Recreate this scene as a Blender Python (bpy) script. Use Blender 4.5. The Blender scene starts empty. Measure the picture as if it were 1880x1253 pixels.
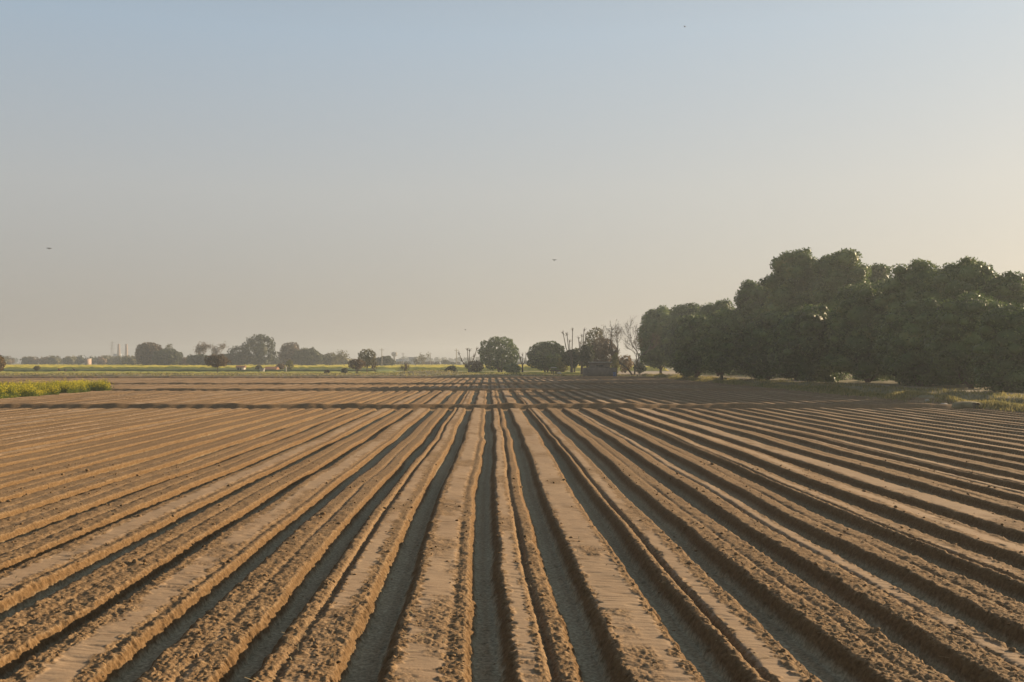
import bpy, math, random
import numpy as np
from mathutils import Vector

# ------------------------------------------------------------------ camera, sky, sun, exposure
SC = bpy.context.scene
COL = SC.collection
CAM_H = 3.0            # eye height
FPX = 1900.0           # focal length in pixels of a 1880 px wide picture
VX, VY = 899.0, 664.0  # where the furrows meet on the horizon

cam_data = bpy.data.cameras.new('camera')
cam_data.sensor_width = 36.0
cam_data.lens = 36.0 * FPX / 1880.0
cam_data.shift_x = (940.0 - VX) / 1880.0
cam_data.shift_y = (VY - 626.5) / 1880.0
cam_data.clip_start = 0.1
cam_data.clip_end = 9000.0
cam = bpy.data.objects.new('camera', cam_data)
cam.location = (0.0, 0.0, CAM_H)
cam.rotation_euler = (math.radians(90), 0, 0)
COL.objects.link(cam)
SC.camera = cam

SUN_EL = math.radians(14.0)
SUN_AZ = math.radians(33.0)      # measured from +X (the right) towards +Y (away from the camera)
sun_dir = Vector((math.cos(SUN_EL) * math.cos(SUN_AZ), math.cos(SUN_EL) * math.sin(SUN_AZ), math.sin(SUN_EL)))
sun_data = bpy.data.lights.new('sun', 'SUN')
sun_data.energy = 5.0
sun_data.angle = math.radians(0.6)
sun_data.color = (1.0, 0.75, 0.48)
sun = bpy.data.objects.new('sun', sun_data)
sun.rotation_euler = sun_dir.to_track_quat('Z', 'Y').to_euler()
sun.location = sun_dir * 300
COL.objects.link(sun)

world = bpy.data.worlds.new('World')
SC.world = world
world.use_nodes = True
wn = world.node_tree
wn.nodes.clear()
w_out = wn.nodes.new('ShaderNodeOutputWorld')
w_bg = wn.nodes.new('ShaderNodeBackground')
w_bg.inputs['Strength'].default_value = 0.10
sky = wn.nodes.new('ShaderNodeTexSky')
sky.sky_type = 'NISHITA'
sky.sun_disc = False
sky.sun_elevation = SUN_EL
sky.sun_rotation = math.pi / 2 - SUN_AZ
sky.altitude = 100
sky.air_density = 1.0
sky.dust_density = 3.0
sky.ozone_density = 2.0
# dusty winter air: the clear-sky model is mixed with a pale dust sky, warmer and brighter towards the sun
def wmath(op, a, b=None, c=None):
    n = wn.nodes.new('ShaderNodeMath'); n.operation = op
    for i, v in enumerate((a, b, c)):
        if v is None:
            continue
        if isinstance(v, (int, float)):
            n.inputs[i].default_value = v
        else:
            wn.links.new(v, n.inputs[i])
    return n.outputs[0]


EXPO = 1.0
GLOW = (.195, .165, .115)
w_tc = wn.nodes.new('ShaderNodeTexCoord')
w_sep = wn.nodes.new('ShaderNodeSeparateXYZ'); wn.links.new(w_tc.outputs['Generated'], w_sep.inputs[0])
w_ramp = wn.nodes.new('ShaderNodeValToRGB')
els = w_ramp.color_ramp.elements
DUST = [(0.0, (.405, .360, .318)), (0.05, (.420, .388, .350)), (0.16, (.462, .465, .455)), (0.30, (.375, .462, .545)), (0.6, (.15, .19, .25)), (1.0, (.09, .12, .165))]
while len(els) < len(DUST):
    els.new(0.5)
for e_, (p_, c_) in zip(els, DUST):
    e_.position = p_; e_.color = (*c_, 1)
wn.links.new(w_sep.outputs['Z'], w_ramp.inputs['Fac'])
w_dot = wn.nodes.new('ShaderNodeVectorMath'); w_dot.operation = 'DOT_PRODUCT'
wn.links.new(w_tc.outputs['Generated'], w_dot.inputs[0]); w_dot.inputs[1].default_value = sun_dir
w_pow = wmath('POWER', wmath('MAXIMUM', w_dot.outputs['Value'], 0.0), 2.0)
w_gl = wn.nodes.new('ShaderNodeMix'); w_gl.data_type = 'RGBA'; w_gl.blend_type = 'ADD'; w_gl.inputs[0].default_value = 1.0
w_glc = wn.nodes.new('ShaderNodeVectorMath'); w_glc.operation = 'SCALE'; w_glc.inputs[0].default_value = GLOW; wn.links.new(w_pow, w_glc.inputs['Scale'])
wn.links.new(w_ramp.outputs['Color'], w_gl.inputs[6]); wn.links.new(w_glc.outputs[0], w_gl.inputs[7])
w_sc = wn.nodes.new('ShaderNodeVectorMath'); w_sc.operation = 'SCALE'; w_sc.inputs['Scale'].default_value = 10.0 / 2 ** EXPO
wn.links.new(w_gl.outputs[2], w_sc.inputs[0])
w_mix = wn.nodes.new('ShaderNodeMix'); w_mix.data_type = 'RGBA'; w_mix.inputs[0].default_value = 0.92
wn.links.new(sky.outputs['Color'], w_mix.inputs[6]); wn.links.new(w_sc.outputs[0], w_mix.inputs[7])
wn.links.new(w_mix.outputs[2], w_bg.inputs['Color'])
wn.links.new(w_bg.outputs['Background'], w_out.inputs['Surface'])

SC.view_settings.view_transform = 'Standard'
SC.view_settings.look = 'None'
SC.view_settings.gamma = 1.0
SC.view_settings.exposure = EXPO
SC.cycles.use_denoising = True
SC.cycles.max_bounces = 6
SC.cycles.volume_bounces = 0
SC.cycles.transparent_max_bounces = 8

# ------------------------------------------------------------------ helpers
rng = np.random.default_rng(7)
TAB = rng.random((8, 256, 256))


def vn(x, y, seed=0):
    """smooth value noise in 0..1"""
    x = np.asarray(x, float); y = np.asarray(y, float)
    x, y = np.broadcast_arrays(x, y)
    xi = np.floor(x).astype(np.int64); yi = np.floor(y).astype(np.int64)
    fx = x - xi; fy = y - yi
    fx = fx * fx * (3 - 2 * fx); fy = fy * fy * (3 - 2 * fy)
    T = TAB[seed % 8]
    s = seed * 37
    x0 = (xi + s) & 255; x1 = (xi + 1 + s) & 255; y0 = (yi + s * 3) & 255; y1 = (yi + 1 + s * 3) & 255
    return (T[x0, y0] * (1 - fx) + T[x1, y0] * fx) * (1 - fy) + (T[x0, y1] * (1 - fx) + T[x1, y1] * fx) * fy


def sstep(t):
    t = np.clip(t, 0, 1)
    return t * t * (3 - 2 * t)


def gx(px, Y):
    return (px - VX) / FPX * Y


def gz(py, Y):
    return CAM_H + (VY - py) / FPX * Y


def make_mesh(name, chunks, mats, smooth=False, attrs=None):
    """chunks: list of (verts Nx3, faces MxK[, material index]) -> one mesh"""
    vs, loops, starts, totals, midx = [], [], [], [], []
    vo = 0; lo = 0
    for ch in chunks:
        v, f = np.asarray(ch[0], np.float32), np.asarray(ch[1], np.int64)
        if len(f) == 0:
            continue
        k = f.shape[1]
        vs.append(v); loops.append((f + vo).ravel())
        starts.append(lo + np.arange(len(f)) * k); totals.append(np.full(len(f), k))
        midx.append(np.full(len(f), ch[2] if len(ch) > 2 else 0))
        vo += len(v); lo += f.size
    V = np.concatenate(vs); L = np.concatenate(loops); S = np.concatenate(starts); T = np.concatenate(totals); MI = np.concatenate(midx)
    me = bpy.data.meshes.new(name)
    me.vertices.add(len(V)); me.vertices.foreach_set('co', V.ravel())
    me.loops.add(len(L)); me.loops.foreach_set('vertex_index', L.astype(np.int32))
    me.polygons.add(len(S)); me.polygons.foreach_set('loop_start', S.astype(np.int32))
    me.polygons.foreach_set('loop_total', T.astype(np.int32))
    me.polygons.foreach_set('material_index', MI.astype(np.int32))
    if smooth:
        me.polygons.foreach_set('use_smooth', np.ones(len(S), bool))
    for m in (mats if isinstance(mats, (list, tuple)) else [mats]):
        me.materials.append(m)
    for an, av in (attrs or {}).items():
        a = me.attributes.new(an, 'FLOAT', 'POINT'); a.data.foreach_set('value', np.asarray(av, np.float32).ravel())
    me.update(calc_edges=True)
    return me


def put(name, me, parent=None, loc=(0, 0, 0), rz=0.0):
    o = bpy.data.objects.new(name, me)
    COL.objects.link(o)
    o.location = loc; o.rotation_euler = (0, 0, rz)
    if parent is not None:
        o.parent = parent
    return o


def tag(o, label, cat, group=None):
    o['label'] = label; o['category'] = cat
    if group:
        o['group'] = group
    return o


def kind(o, k):
    o['kind'] = k
    return o


def thing(name, label, cat, loc, rz=0.0, group=None):
    o = bpy.data.objects.new(name, None)
    o.empty_display_size = 0.5
    COL.objects.link(o)
    o.location = loc; o.rotation_euler = (0, 0, rz)
    return tag(o, label, cat, group)


def box(x0, x1, y0, y1, z0, z1):
    v = np.array([(x0, y0, z0), (x1, y0, z0), (x1, y1, z0), (x0, y1, z0), (x0, y0, z1), (x1, y0, z1), (x1, y1, z1), (x0, y1, z1)], float)
    f = np.array([(0, 3, 2, 1), (4, 5, 6, 7), (0, 1, 5, 4), (1, 2, 6, 5), (2, 3, 7, 6), (3, 0, 4, 7)])
    return v, f


def tube(pts, rads, sides=6):
    pts = np.asarray(pts, float); n = len(pts)
    d = np.gradient(pts, axis=0); d /= np.linalg.norm(d, axis=1, keepdims=True) + 1e-9
    ref = np.where(np.abs(d[:, 2:3]) > 0.9, np.array([[1.0, 0, 0]]), np.array([[0, 0, 1.0]]))
    a = np.cross(d, ref); a /= np.linalg.norm(a, axis=1, keepdims=True) + 1e-9
    b = np.cross(d, a)
    t = np.linspace(0, 2 * np.pi, sides, endpoint=False)
    v = pts[:, None, :] + np.asarray(rads)[:, None, None] * (np.cos(t)[None, :, None] * a[:, None, :] + np.sin(t)[None, :, None] * b[:, None, :])
    v = v.reshape(-1, 3)
    f = []
    for i in range(n - 1):
        for j in range(sides):
            k = (j + 1) % sides
            f.append((i * sides + j, i * sides + k, (i + 1) * sides + k, (i + 1) * sides + j))
    v = np.concatenate([v, pts[-1:] + d[-1:] * rads[-1] * 0.5])
    tip = len(v) - 1
    for j in range(sides):
        k = (j + 1) % sides
        f.append(((n - 1) * sides + j, (n - 1) * sides + k, tip, tip))
    fq = np.array(f)
    return [(v, fq[:-sides]), (v, fq[-sides:, :3])]


_ico = {}


def ico(sub):
    if sub not in _ico:
        import bmesh
        bm = bmesh.new(); bmesh.ops.create_icosphere(bm, subdivisions=sub, radius=1.0)
        v = np.array([x.co[:] for x in bm.verts]); f = np.array([[q.index for q in p.verts] for p in bm.faces]); bm.free()
        _ico[sub] = (v, f)
    return _ico[sub]


def blob(c, r, sub=2, rough=0.15, seed=0):
    v, f = ico(sub)
    n = vn(v[:, 0] * 2.1 + seed * 3.7 + v[:, 2], v[:, 1] * 2.1 + seed * 1.3 - v[:, 2] * 1.7, seed) - 0.5
    vv = v * (1 + 2 * rough * n[:, None])
    return np.asarray(c) + vv * np.asarray(r), f


def leaf_quads(P, N, L, W, g, spread=0.8, droop=0.25):
    """one rhombic leaf per point"""
    n = len(P)
    d = N + g.normal(0, spread, (n, 3)); d[:, 2] -= droop
    d /= np.linalg.norm(d, axis=1, keepdims=True) + 1e-9
    s = np.cross(d, g.normal(0, 1, (n, 3))); s /= np.linalg.norm(s, axis=1, keepdims=True) + 1e-9
    ll = (L * g.uniform(0.65, 1.35, n))[:, None]; ww = (W * g.uniform(0.7, 1.3, n))[:, None]
    v = np.stack([P - d * ll * 0.3, P + d * ll * 0.25 + s * ww * 0.5, P + d * ll * 0.7, P + d * ll * 0.25 - s * ww * 0.5], 1).reshape(-1, 3)
    return v, np.arange(4 * n).reshape(n, 4)


# ------------------------------------------------------------------ materials
def new_mat(name):
    m = bpy.data.materials.new(name); m.use_nodes = True
    nt = m.node_tree; nt.nodes.clear()
    return m, nt, nt.nodes, nt.links


def ramp(nt, fac, stops):
    r = nt.nodes.new('ShaderNodeValToRGB')
    e = r.color_ramp.elements
    while len(e) < len(stops):
        e.new(0.5)
    for i, (p, c) in enumerate(stops):
        e[i].position = p; e[i].color = (*c, 1)
    nt.links.new(fac, r.inputs['Fac'])
    return r.outputs['Color']


def noise_node(nt, vec, scale, detail=4, rough=0.55):
    n = nt.nodes.new('ShaderNodeTexNoise'); n.inputs['Scale'].default_value = scale
    n.inputs['Detail'].default_value = detail; n.inputs['Roughness'].default_value = rough
    if vec is not None:
        nt.links.new(vec, n.inputs['Vector'])
    return n.outputs['Fac']


def mixc(nt, fac, a, b, mode='MIX'):
    m = nt.nodes.new('ShaderNodeMix'); m.data_type = 'RGBA'; m.blend_type = mode
    for s, val in ((0, fac), (6, a), (7, b)):
        if isinstance(val, (int, float)):
            m.inputs[s].default_value = val
        elif isinstance(val, tuple):
            m.inputs[s].default_value = (*val, 1)
        else:
            nt.links.new(val, m.inputs[s])
    return m.outputs[2]


def simple_mat(name, c0, c1, scale=4.0, rough=0.85, bump=0.0, bscale=None, spec=0.2):
    m, nt, N, L = new_mat(name)
    out = N.new('ShaderNodeOutputMaterial'); p = N.new('ShaderNodeBsdfPrincipled')
    tc = N.new('ShaderNodeTexCoord')
    f = noise_node(nt, tc.outputs['Object'], scale)
    L.new(ramp(nt, f, [(0.3, c0), (0.7, c1)]), p.inputs['Base Color'])
    p.inputs['Roughness'].default_value = rough
    p.inputs['Specular IOR Level'].default_value = spec
    if bump:
        b = N.new('ShaderNodeBump'); b.inputs['Strength'].default_value = bump; b.inputs['Distance'].default_value = 0.05
        L.new(noise_node(nt, tc.outputs['Object'], bscale or scale * 4), b.inputs['Height']); L.new(b.outputs['Normal'], p.inputs['Normal'])
    L.new(p.outputs['BSDF'], out.inputs['Surface'])
    return m


def leaf_mat(name, stops, transl=0.25, rough=0.6, clump=0.35):
    """foliage: colour differs from leaf to leaf and from bough to bough"""
    m, nt, N, L = new_mat(name)
    out = N.new('ShaderNodeOutputMaterial'); p = N.new('ShaderNodeBsdfPrincipled'); t = N.new('ShaderNodeBsdfTranslucent')
    g = N.new('ShaderNodeNewGeometry'); tc = N.new('ShaderNodeTexCoord')
    f = noise_node(nt, tc.outputs['Object'], clump, 3)
    mx = N.new('ShaderNodeMath'); mx.operation = 'MULTIPLY_ADD'
    L.new(g.outputs['Random Per Island'], mx.inputs[0]); mx.inputs[1].default_value = 0.5
    ma = N.new('ShaderNodeMath'); ma.operation = 'MULTIPLY_ADD'; L.new(f, ma.inputs[0]); ma.inputs[1].default_value = 1.2
    oi = N.new('ShaderNodeObjectInfo'); mo = N.new('ShaderNodeMath'); mo.operation = 'MULTIPLY_ADD'; L.new(oi.outputs['Random'], mo.inputs[0]); mo.inputs[1].default_value = 0.24; mo.inputs[2].default_value = -0.47
    L.new(mo.outputs[0], ma.inputs[2])
    L.new(ma.outputs[0], mx.inputs[2])
    c = ramp(nt, mx.outputs[0], stops)
    L.new(c, p.inputs['Base Color']); L.new(c, t.inputs['Color'])
    p.inputs['Roughness'].default_value = rough; p.inputs['Specular IOR Level'].default_value = 0.25
    ms = N.new('ShaderNodeMixShader'); ms.inputs[0].default_value = transl
    L.new(p.outputs['BSDF'], ms.inputs[1]); L.new(t.outputs['BSDF'], ms.inputs[2]); L.new(ms.outputs[0], out.inputs['Surface'])
    return m


def soil_mat():
    m, nt, N, L = new_mat('soil')
    out = N.new('ShaderNodeOutputMaterial'); p = N.new('ShaderNodeBsdfPrincipled')
    tc = N.new('ShaderNodeTexCoord'); vec = tc.outputs['Object']
    ac = N.new('ShaderNodeAttribute'); ac.attribute_name = 'crust'
    asl = N.new('ShaderNodeAttribute'); asl.attribute_name = 'silt'
    fine = noise_node(nt, vec, 22, 5, 0.65); mid = noise_node(nt, vec, 1.7, 4); big = noise_node(nt, vec, 0.12, 3)
    mp = N.new('ShaderNodeMapping'); mp.inputs['Scale'].default_value = (5, 55, 5); L.new(vec, mp.inputs['Vector'])
    streak = noise_node(nt, mp.outputs['Vector'], 1.0, 3)
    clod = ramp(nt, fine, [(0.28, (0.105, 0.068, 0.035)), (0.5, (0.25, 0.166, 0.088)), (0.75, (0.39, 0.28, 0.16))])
    crust = ramp(nt, streak, [(0.30, (0.26, 0.182, 0.112)), (0.45, (0.365, 0.265, 0.170)), (0.75, (0.42, 0.315, 0.210))])
    silt = ramp(nt, fine, [(0.3, (0.20, 0.176, 0.112)), (0.5, (0.37, 0.332, 0.222)), (0.72, (0.60, 0.545, 0.385))])
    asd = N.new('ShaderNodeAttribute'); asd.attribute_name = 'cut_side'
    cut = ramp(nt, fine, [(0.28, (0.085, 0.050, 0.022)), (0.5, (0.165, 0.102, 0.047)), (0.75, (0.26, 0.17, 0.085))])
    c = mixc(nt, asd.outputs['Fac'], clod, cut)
    c = mixc(nt, ac.outputs['Fac'], c, crust)
    c = mixc(nt, asl.outputs['Fac'], c, silt)
    c = mixc(nt, 0.55, c, ramp(nt, mid, [(0.3, (0.78, 0.76, 0.74)), (0.7, (1.0, 1.0, 1.0))]), 'MULTIPLY')
    c = mixc(nt, 0.6, c, ramp(nt, big, [(0.35, (0.86, 0.82, 0.79)), (0.65, (1.0, 1.0, 1.0))]), 'MULTIPLY')
    L.new(c, p.inputs['Base Color'])
    p.inputs['Roughness'].default_value = 0.95; p.inputs['Specular IOR Level'].default_value = 0.1
    b1 = N.new('ShaderNodeBump'); b1.inputs['Strength'].default_value = 0.75; b1.inputs['Distance'].default_value = 0.02
    hb = N.new('ShaderNodeMath'); hb.operation = 'MULTIPLY_ADD'
    inv = N.new('ShaderNodeMath'); inv.operation = 'MULTIPLY_ADD'; L.new(ac.outputs['Fac'], inv.inputs[0]); inv.inputs[1].default_value = -0.75; inv.inputs[2].default_value = 1.0
    L.new(noise_node(nt, vec, 30, 4, 0.6), hb.inputs[0]); L.new(inv.outputs[0], hb.inputs[1])
    st = N.new('ShaderNodeMath'); st.operation = 'MULTIPLY'; L.new(streak, st.inputs[0]); st.inputs[1].default_value = 0.22
    L.new(st.outputs[0], hb.inputs[2])
    L.new(hb.outputs[0], b1.inputs['Height']); L.new(b1.outputs['Normal'], p.inputs['Normal'])
    L.new(p.outputs['BSDF'], out.inputs['Surface'])
    return m


M = {}
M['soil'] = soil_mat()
M['ground'] = simple_mat('far_ground', (0.16, 0.13, 0.075), (0.22, 0.2, 0.1), 0.02)
M['bank'] = simple_mat('grassy_earth', (0.14, 0.122, 0.066), (0.27, 0.23, 0.12), 0.9, 0.95, 0.8, 6)
M['path'] = simple_mat('dust_path', (0.30, 0.245, 0.18), (0.40, 0.33, 0.25), 0.7, 0.95, 0.4, 12)
M['mango'] = leaf_mat('mango_leaves', [(0.12, (0.026, 0.050, 0.014)), (0.5, (0.082, 0.132, 0.040)), (0.8, (0.17, 0.23, 0.07)), (1.0, (0.24, 0.24, 0.08))])
M['green'] = leaf_mat('green_leaves', [(0.15, (0.03, 0.042, 0.018)), (0.55, (0.06, 0.075, 0.03)), (0.95, (0.10, 0.11, 0.045))])
M['olive'] = leaf_mat('olive_leaves', [(0.15, (0.06, 0.06, 0.025)), (0.55, (0.11, 0.105, 0.04)), (0.95, (0.17, 0.15, 0.055))])
M['brown'] = leaf_mat('brown_leaves', [(0.15, (0.075, 0.055, 0.032)), (0.55, (0.14, 0.10, 0.055)), (0.95, (0.21, 0.14, 0.07))])
M['rust'] = leaf_mat('rusty_leaves', [(0.15, (0.09, 0.065, 0.02)), (0.55, (0.20, 0.125, 0.03)), (0.95, (0.30, 0.17, 0.045))])
M['lime'] = leaf_mat('lime_leaves', [(0.15, (0.11, 0.115, 0.03)), (0.55, (0.18, 0.175, 0.045)), (0.95, (0.27, 0.24, 0.06))], 0.35)
M['grass'] = leaf_mat('grass_blades', [(0.1, (0.10, 0.105, 0.04)), (0.5, (0.23, 0.21, 0.075)), (0.95, (0.42, 0.34, 0.13))], 0.45, 0.7, 0.5)
M['crop'] = leaf_mat('crop_leaves', [(0.1, (0.06, 0.09, 0.022)), (0.5, (0.13, 0.17, 0.035)), (0.95, (0.22, 0.25, 0.05))], 0.45, 0.6, 0.8)
M['flower'] = leaf_mat('mustard_flowers', [(0.1, (0.50, 0.42, 0.03)), (0.6, (0.66, 0.56, 0.04)), (0.95, (0.72, 0.64, 0.08))], 0.5)
M['bark'] = simple_mat('bark', (0.06, 0.048, 0.036), (0.13, 0.105, 0.08), 3.0, 0.95, 0.8, 12)
M['palebark'] = simple_mat('pale_bark', (0.14, 0.115, 0.09), (0.24, 0.20, 0.155), 3.0, 0.95, 0.6, 12)
M['brick'] = None
M['white'] = simple_mat('limewash', (0.36, 0.34, 0.30), (0.48, 0.45, 0.40), 1.5, 0.85)
M['concrete'] = simple_mat('concrete', (0.24, 0.225, 0.2), (0.36, 0.34, 0.30), 1.5, 0.9, 0.3, 9)
M['dark'] = simple_mat('dark_opening', (0.02, 0.018, 0.015), (0.035, 0.03, 0.026), 2)
M['blue'] = simple_mat('blue_plastic', (0.09, 0.12, 0.24), (0.12, 0.16, 0.30), 2, 0.5, spec=0.5)
M['bluewall'] = simple_mat('bluish_wall', (0.27, 0.32, 0.38), (0.33, 0.38, 0.44), 0.4)
M['greywall'] = simple_mat('grey_wall', (0.25, 0.27, 0.28), (0.32, 0.34, 0.34), 0.4)
M['tile'] = simple_mat('clay_tiles', (0.18, 0.09, 0.05), (0.26, 0.14, 0.08), 2.5)
M['stack'] = simple_mat('kiln_brick', (0.36, 0.26, 0.20), (0.44, 0.33, 0.26), 0.3)
M['steel'] = simple_mat('galvanised_steel', (0.18, 0.18, 0.18), (0.25, 0.25, 0.25), 1, 0.6)
M['cloth'] = simple_mat('dark_cloth', (0.035, 0.03, 0.035), (0.06, 0.05, 0.055), 5)
M['cloth_red'] = simple_mat('maroon_cloth', (0.12, 0.03, 0.03), (0.18, 0.05, 0.045), 5)
M['skin'] = simple_mat('skin', (0.16, 0.085, 0.055), (0.2, 0.11, 0.07), 5)
M['feather'] = simple_mat('dark_feathers', (0.02, 0.018, 0.016), (0.045, 0.04, 0.035), 6)
M['pale_feather'] = simple_mat('pale_feathers', (0.35, 0.37, 0.38), (0.45, 0.47, 0.48), 6)
M['stone'] = simple_mat('pale_stone', (0.45, 0.40, 0.33), (0.6, 0.55, 0.47), 3, 0.9, 0.5, 9)
M['straw'] = simple_mat('dry_straw', (0.35, 0.26, 0.13), (0.5, 0.38, 0.2), 6)


def brick_mat():
    m, nt, N, L = new_mat('old_brick')
    out = N.new('ShaderNodeOutputMaterial'); p = N.new('ShaderNodeBsdfPrincipled'); tc = N.new('ShaderNodeTexCoord')
    mp = N.new('ShaderNodeMapping'); mp.inputs['Rotation'].default_value = (math.radians(90), 0, 0); L.new(tc.outputs['Object'], mp.inputs['Vector'])
    b = N.new('ShaderNodeTexBrick'); L.new(mp.outputs['Vector'], b.inputs['Vector'])
    b.inputs['Scale'].default_value = 1.0; b.inputs['Brick Width'].default_value = 0.23; b.inputs['Row Height'].default_value = 0.08; b.inputs['Mortar Size'].default_value = 0.008
    b.inputs['Color1'].default_value = (0.165, 0.125, 0.095, 1); b.inputs['Color2'].default_value = (0.215, 0.165, 0.125, 1); b.inputs['Mortar'].default_value = (0.20, 0.175, 0.14, 1)
    f = noise_node(nt, tc.outputs['Object'], 1.3)
    L.new(mixc(nt, 0.7, b.outputs['Color'], ramp(nt, f, [(0.3, (0.55, 0.55, 0.52)), (0.7, (1, 1, 1))]), 'MULTIPLY'), p.inputs['Base Color'])
    p.inputs['Roughness'].default_value = 0.92
    L.new(p.outputs['BSDF'], out.inputs['Surface'])
    return m


M['brick'] = brick_mat()


def crop_sheet_mat(name, green, yellow, thr, scale=0.35):
    m, nt, N, L = new_mat(name)
    out = N.new('ShaderNodeOutputMaterial'); p = N.new('ShaderNodeBsdfPrincipled'); tc = N.new('ShaderNodeTexCoord')
    f = noise_node(nt, tc.outputs['Object'], scale, 6, 0.7)
    c = ramp(nt, f, [(thr - 0.12, green), (thr + 0.12, yellow)])
    L.new(c, p.inputs['Base Color']); p.inputs['Roughness'].default_value = 0.9; p.inputs['Specular IOR Level'].default_value = 0.1
    L.new(p.outputs['BSDF'], out.inputs['Surface'])
    return m


M['mustard_far'] = crop_sheet_mat('mustard_in_flower', (0.27, 0.26, 0.05), (0.60, 0.50, 0.06), 0.42)
M['wheat'] = crop_sheet_mat('young_wheat', (0.07, 0.10, 0.03), (0.12, 0.145, 0.045), 0.5)
M['fodder'] = crop_sheet_mat('fodder_crop', (0.26, 0.28, 0.06), (0.42, 0.38, 0.08), 0.5)

# ------------------------------------------------------------------ setting: ground, ploughed field, bank, path
g0 = np.array([(-2300, -250, 0), (2300, -250, 0), (2300, 2300, 0), (-2300, 2300, 0)], float)
kind(put('ground', make_mesh('ground', [(g0, np.array([[0, 1, 2, 3]]))], M['ground']), loc=(0, 0, -0.14)), 'structure')

SP = 1.085           # ridge spacing
X0 = -0.64           # centre line of the ridge just left of the camera
FIELD_R = 29.6       # right edge of the field

# per-ridge cross-section: left edge, right edge, smooth strip from, to, groove position, groove depth, tilt
TYPES = {
    'P': (-0.33, 0.25, -0.13, 0.11, -0.21, 0.055, 0.00),
    'Q': (-0.35, 0.29, -0.24, 0.13, 0.17, 0.012, 0.00),
    'R': (-0.25, 0.28, -0.26, -0.05, 0.04, 0.050, 0.00),
    'S': (-0.34, 0.29, -0.30, 0.22, 0.26, 0.010, 0.03),
    'T': (-0.31, 0.30, 0.00, 0.06, -0.02, 0.020, 0.02),
    'U': (-0.30, 0.30, 0.05, 0.27, 0.02, 0.035, -0.02),
}
FIXED = {-6: 'T', -5: 'Q', -4: 'T', -3: 'S', -2: 'P', -1: 'P', 0: 'Q', 1: 'R', 2: 'S', 3: 'P', 4: 'T', 5: 'U', 6: 'T', 7: 'P', 8: 'Q'}
FIXED[-2] = 'T'; FIXED[-3] = 'Q'
NR = 140
rr = random.Random(5)
PAR = np.zeros((2 * NR + 1, 7))
for i in range(-NR, NR + 1):
    t = FIXED.get(i) or rr.choice('PQRSTTTUUT')
    p = list(TYPES[t])
    for k in (0, 1, 2, 3):
        p[k] += rr.uniform(-0.025, 0.025)
    p[6] += rr.uniform(-0.02, 0.02) - 0.075
    PAR[i + NR] = p
BUNDS = [(62.9, 65.6, 0.31), (100.4, 102.6, 0.30), (127.8, 130.4, 0.30), (177.5, 181.0, 0.32)]


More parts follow.
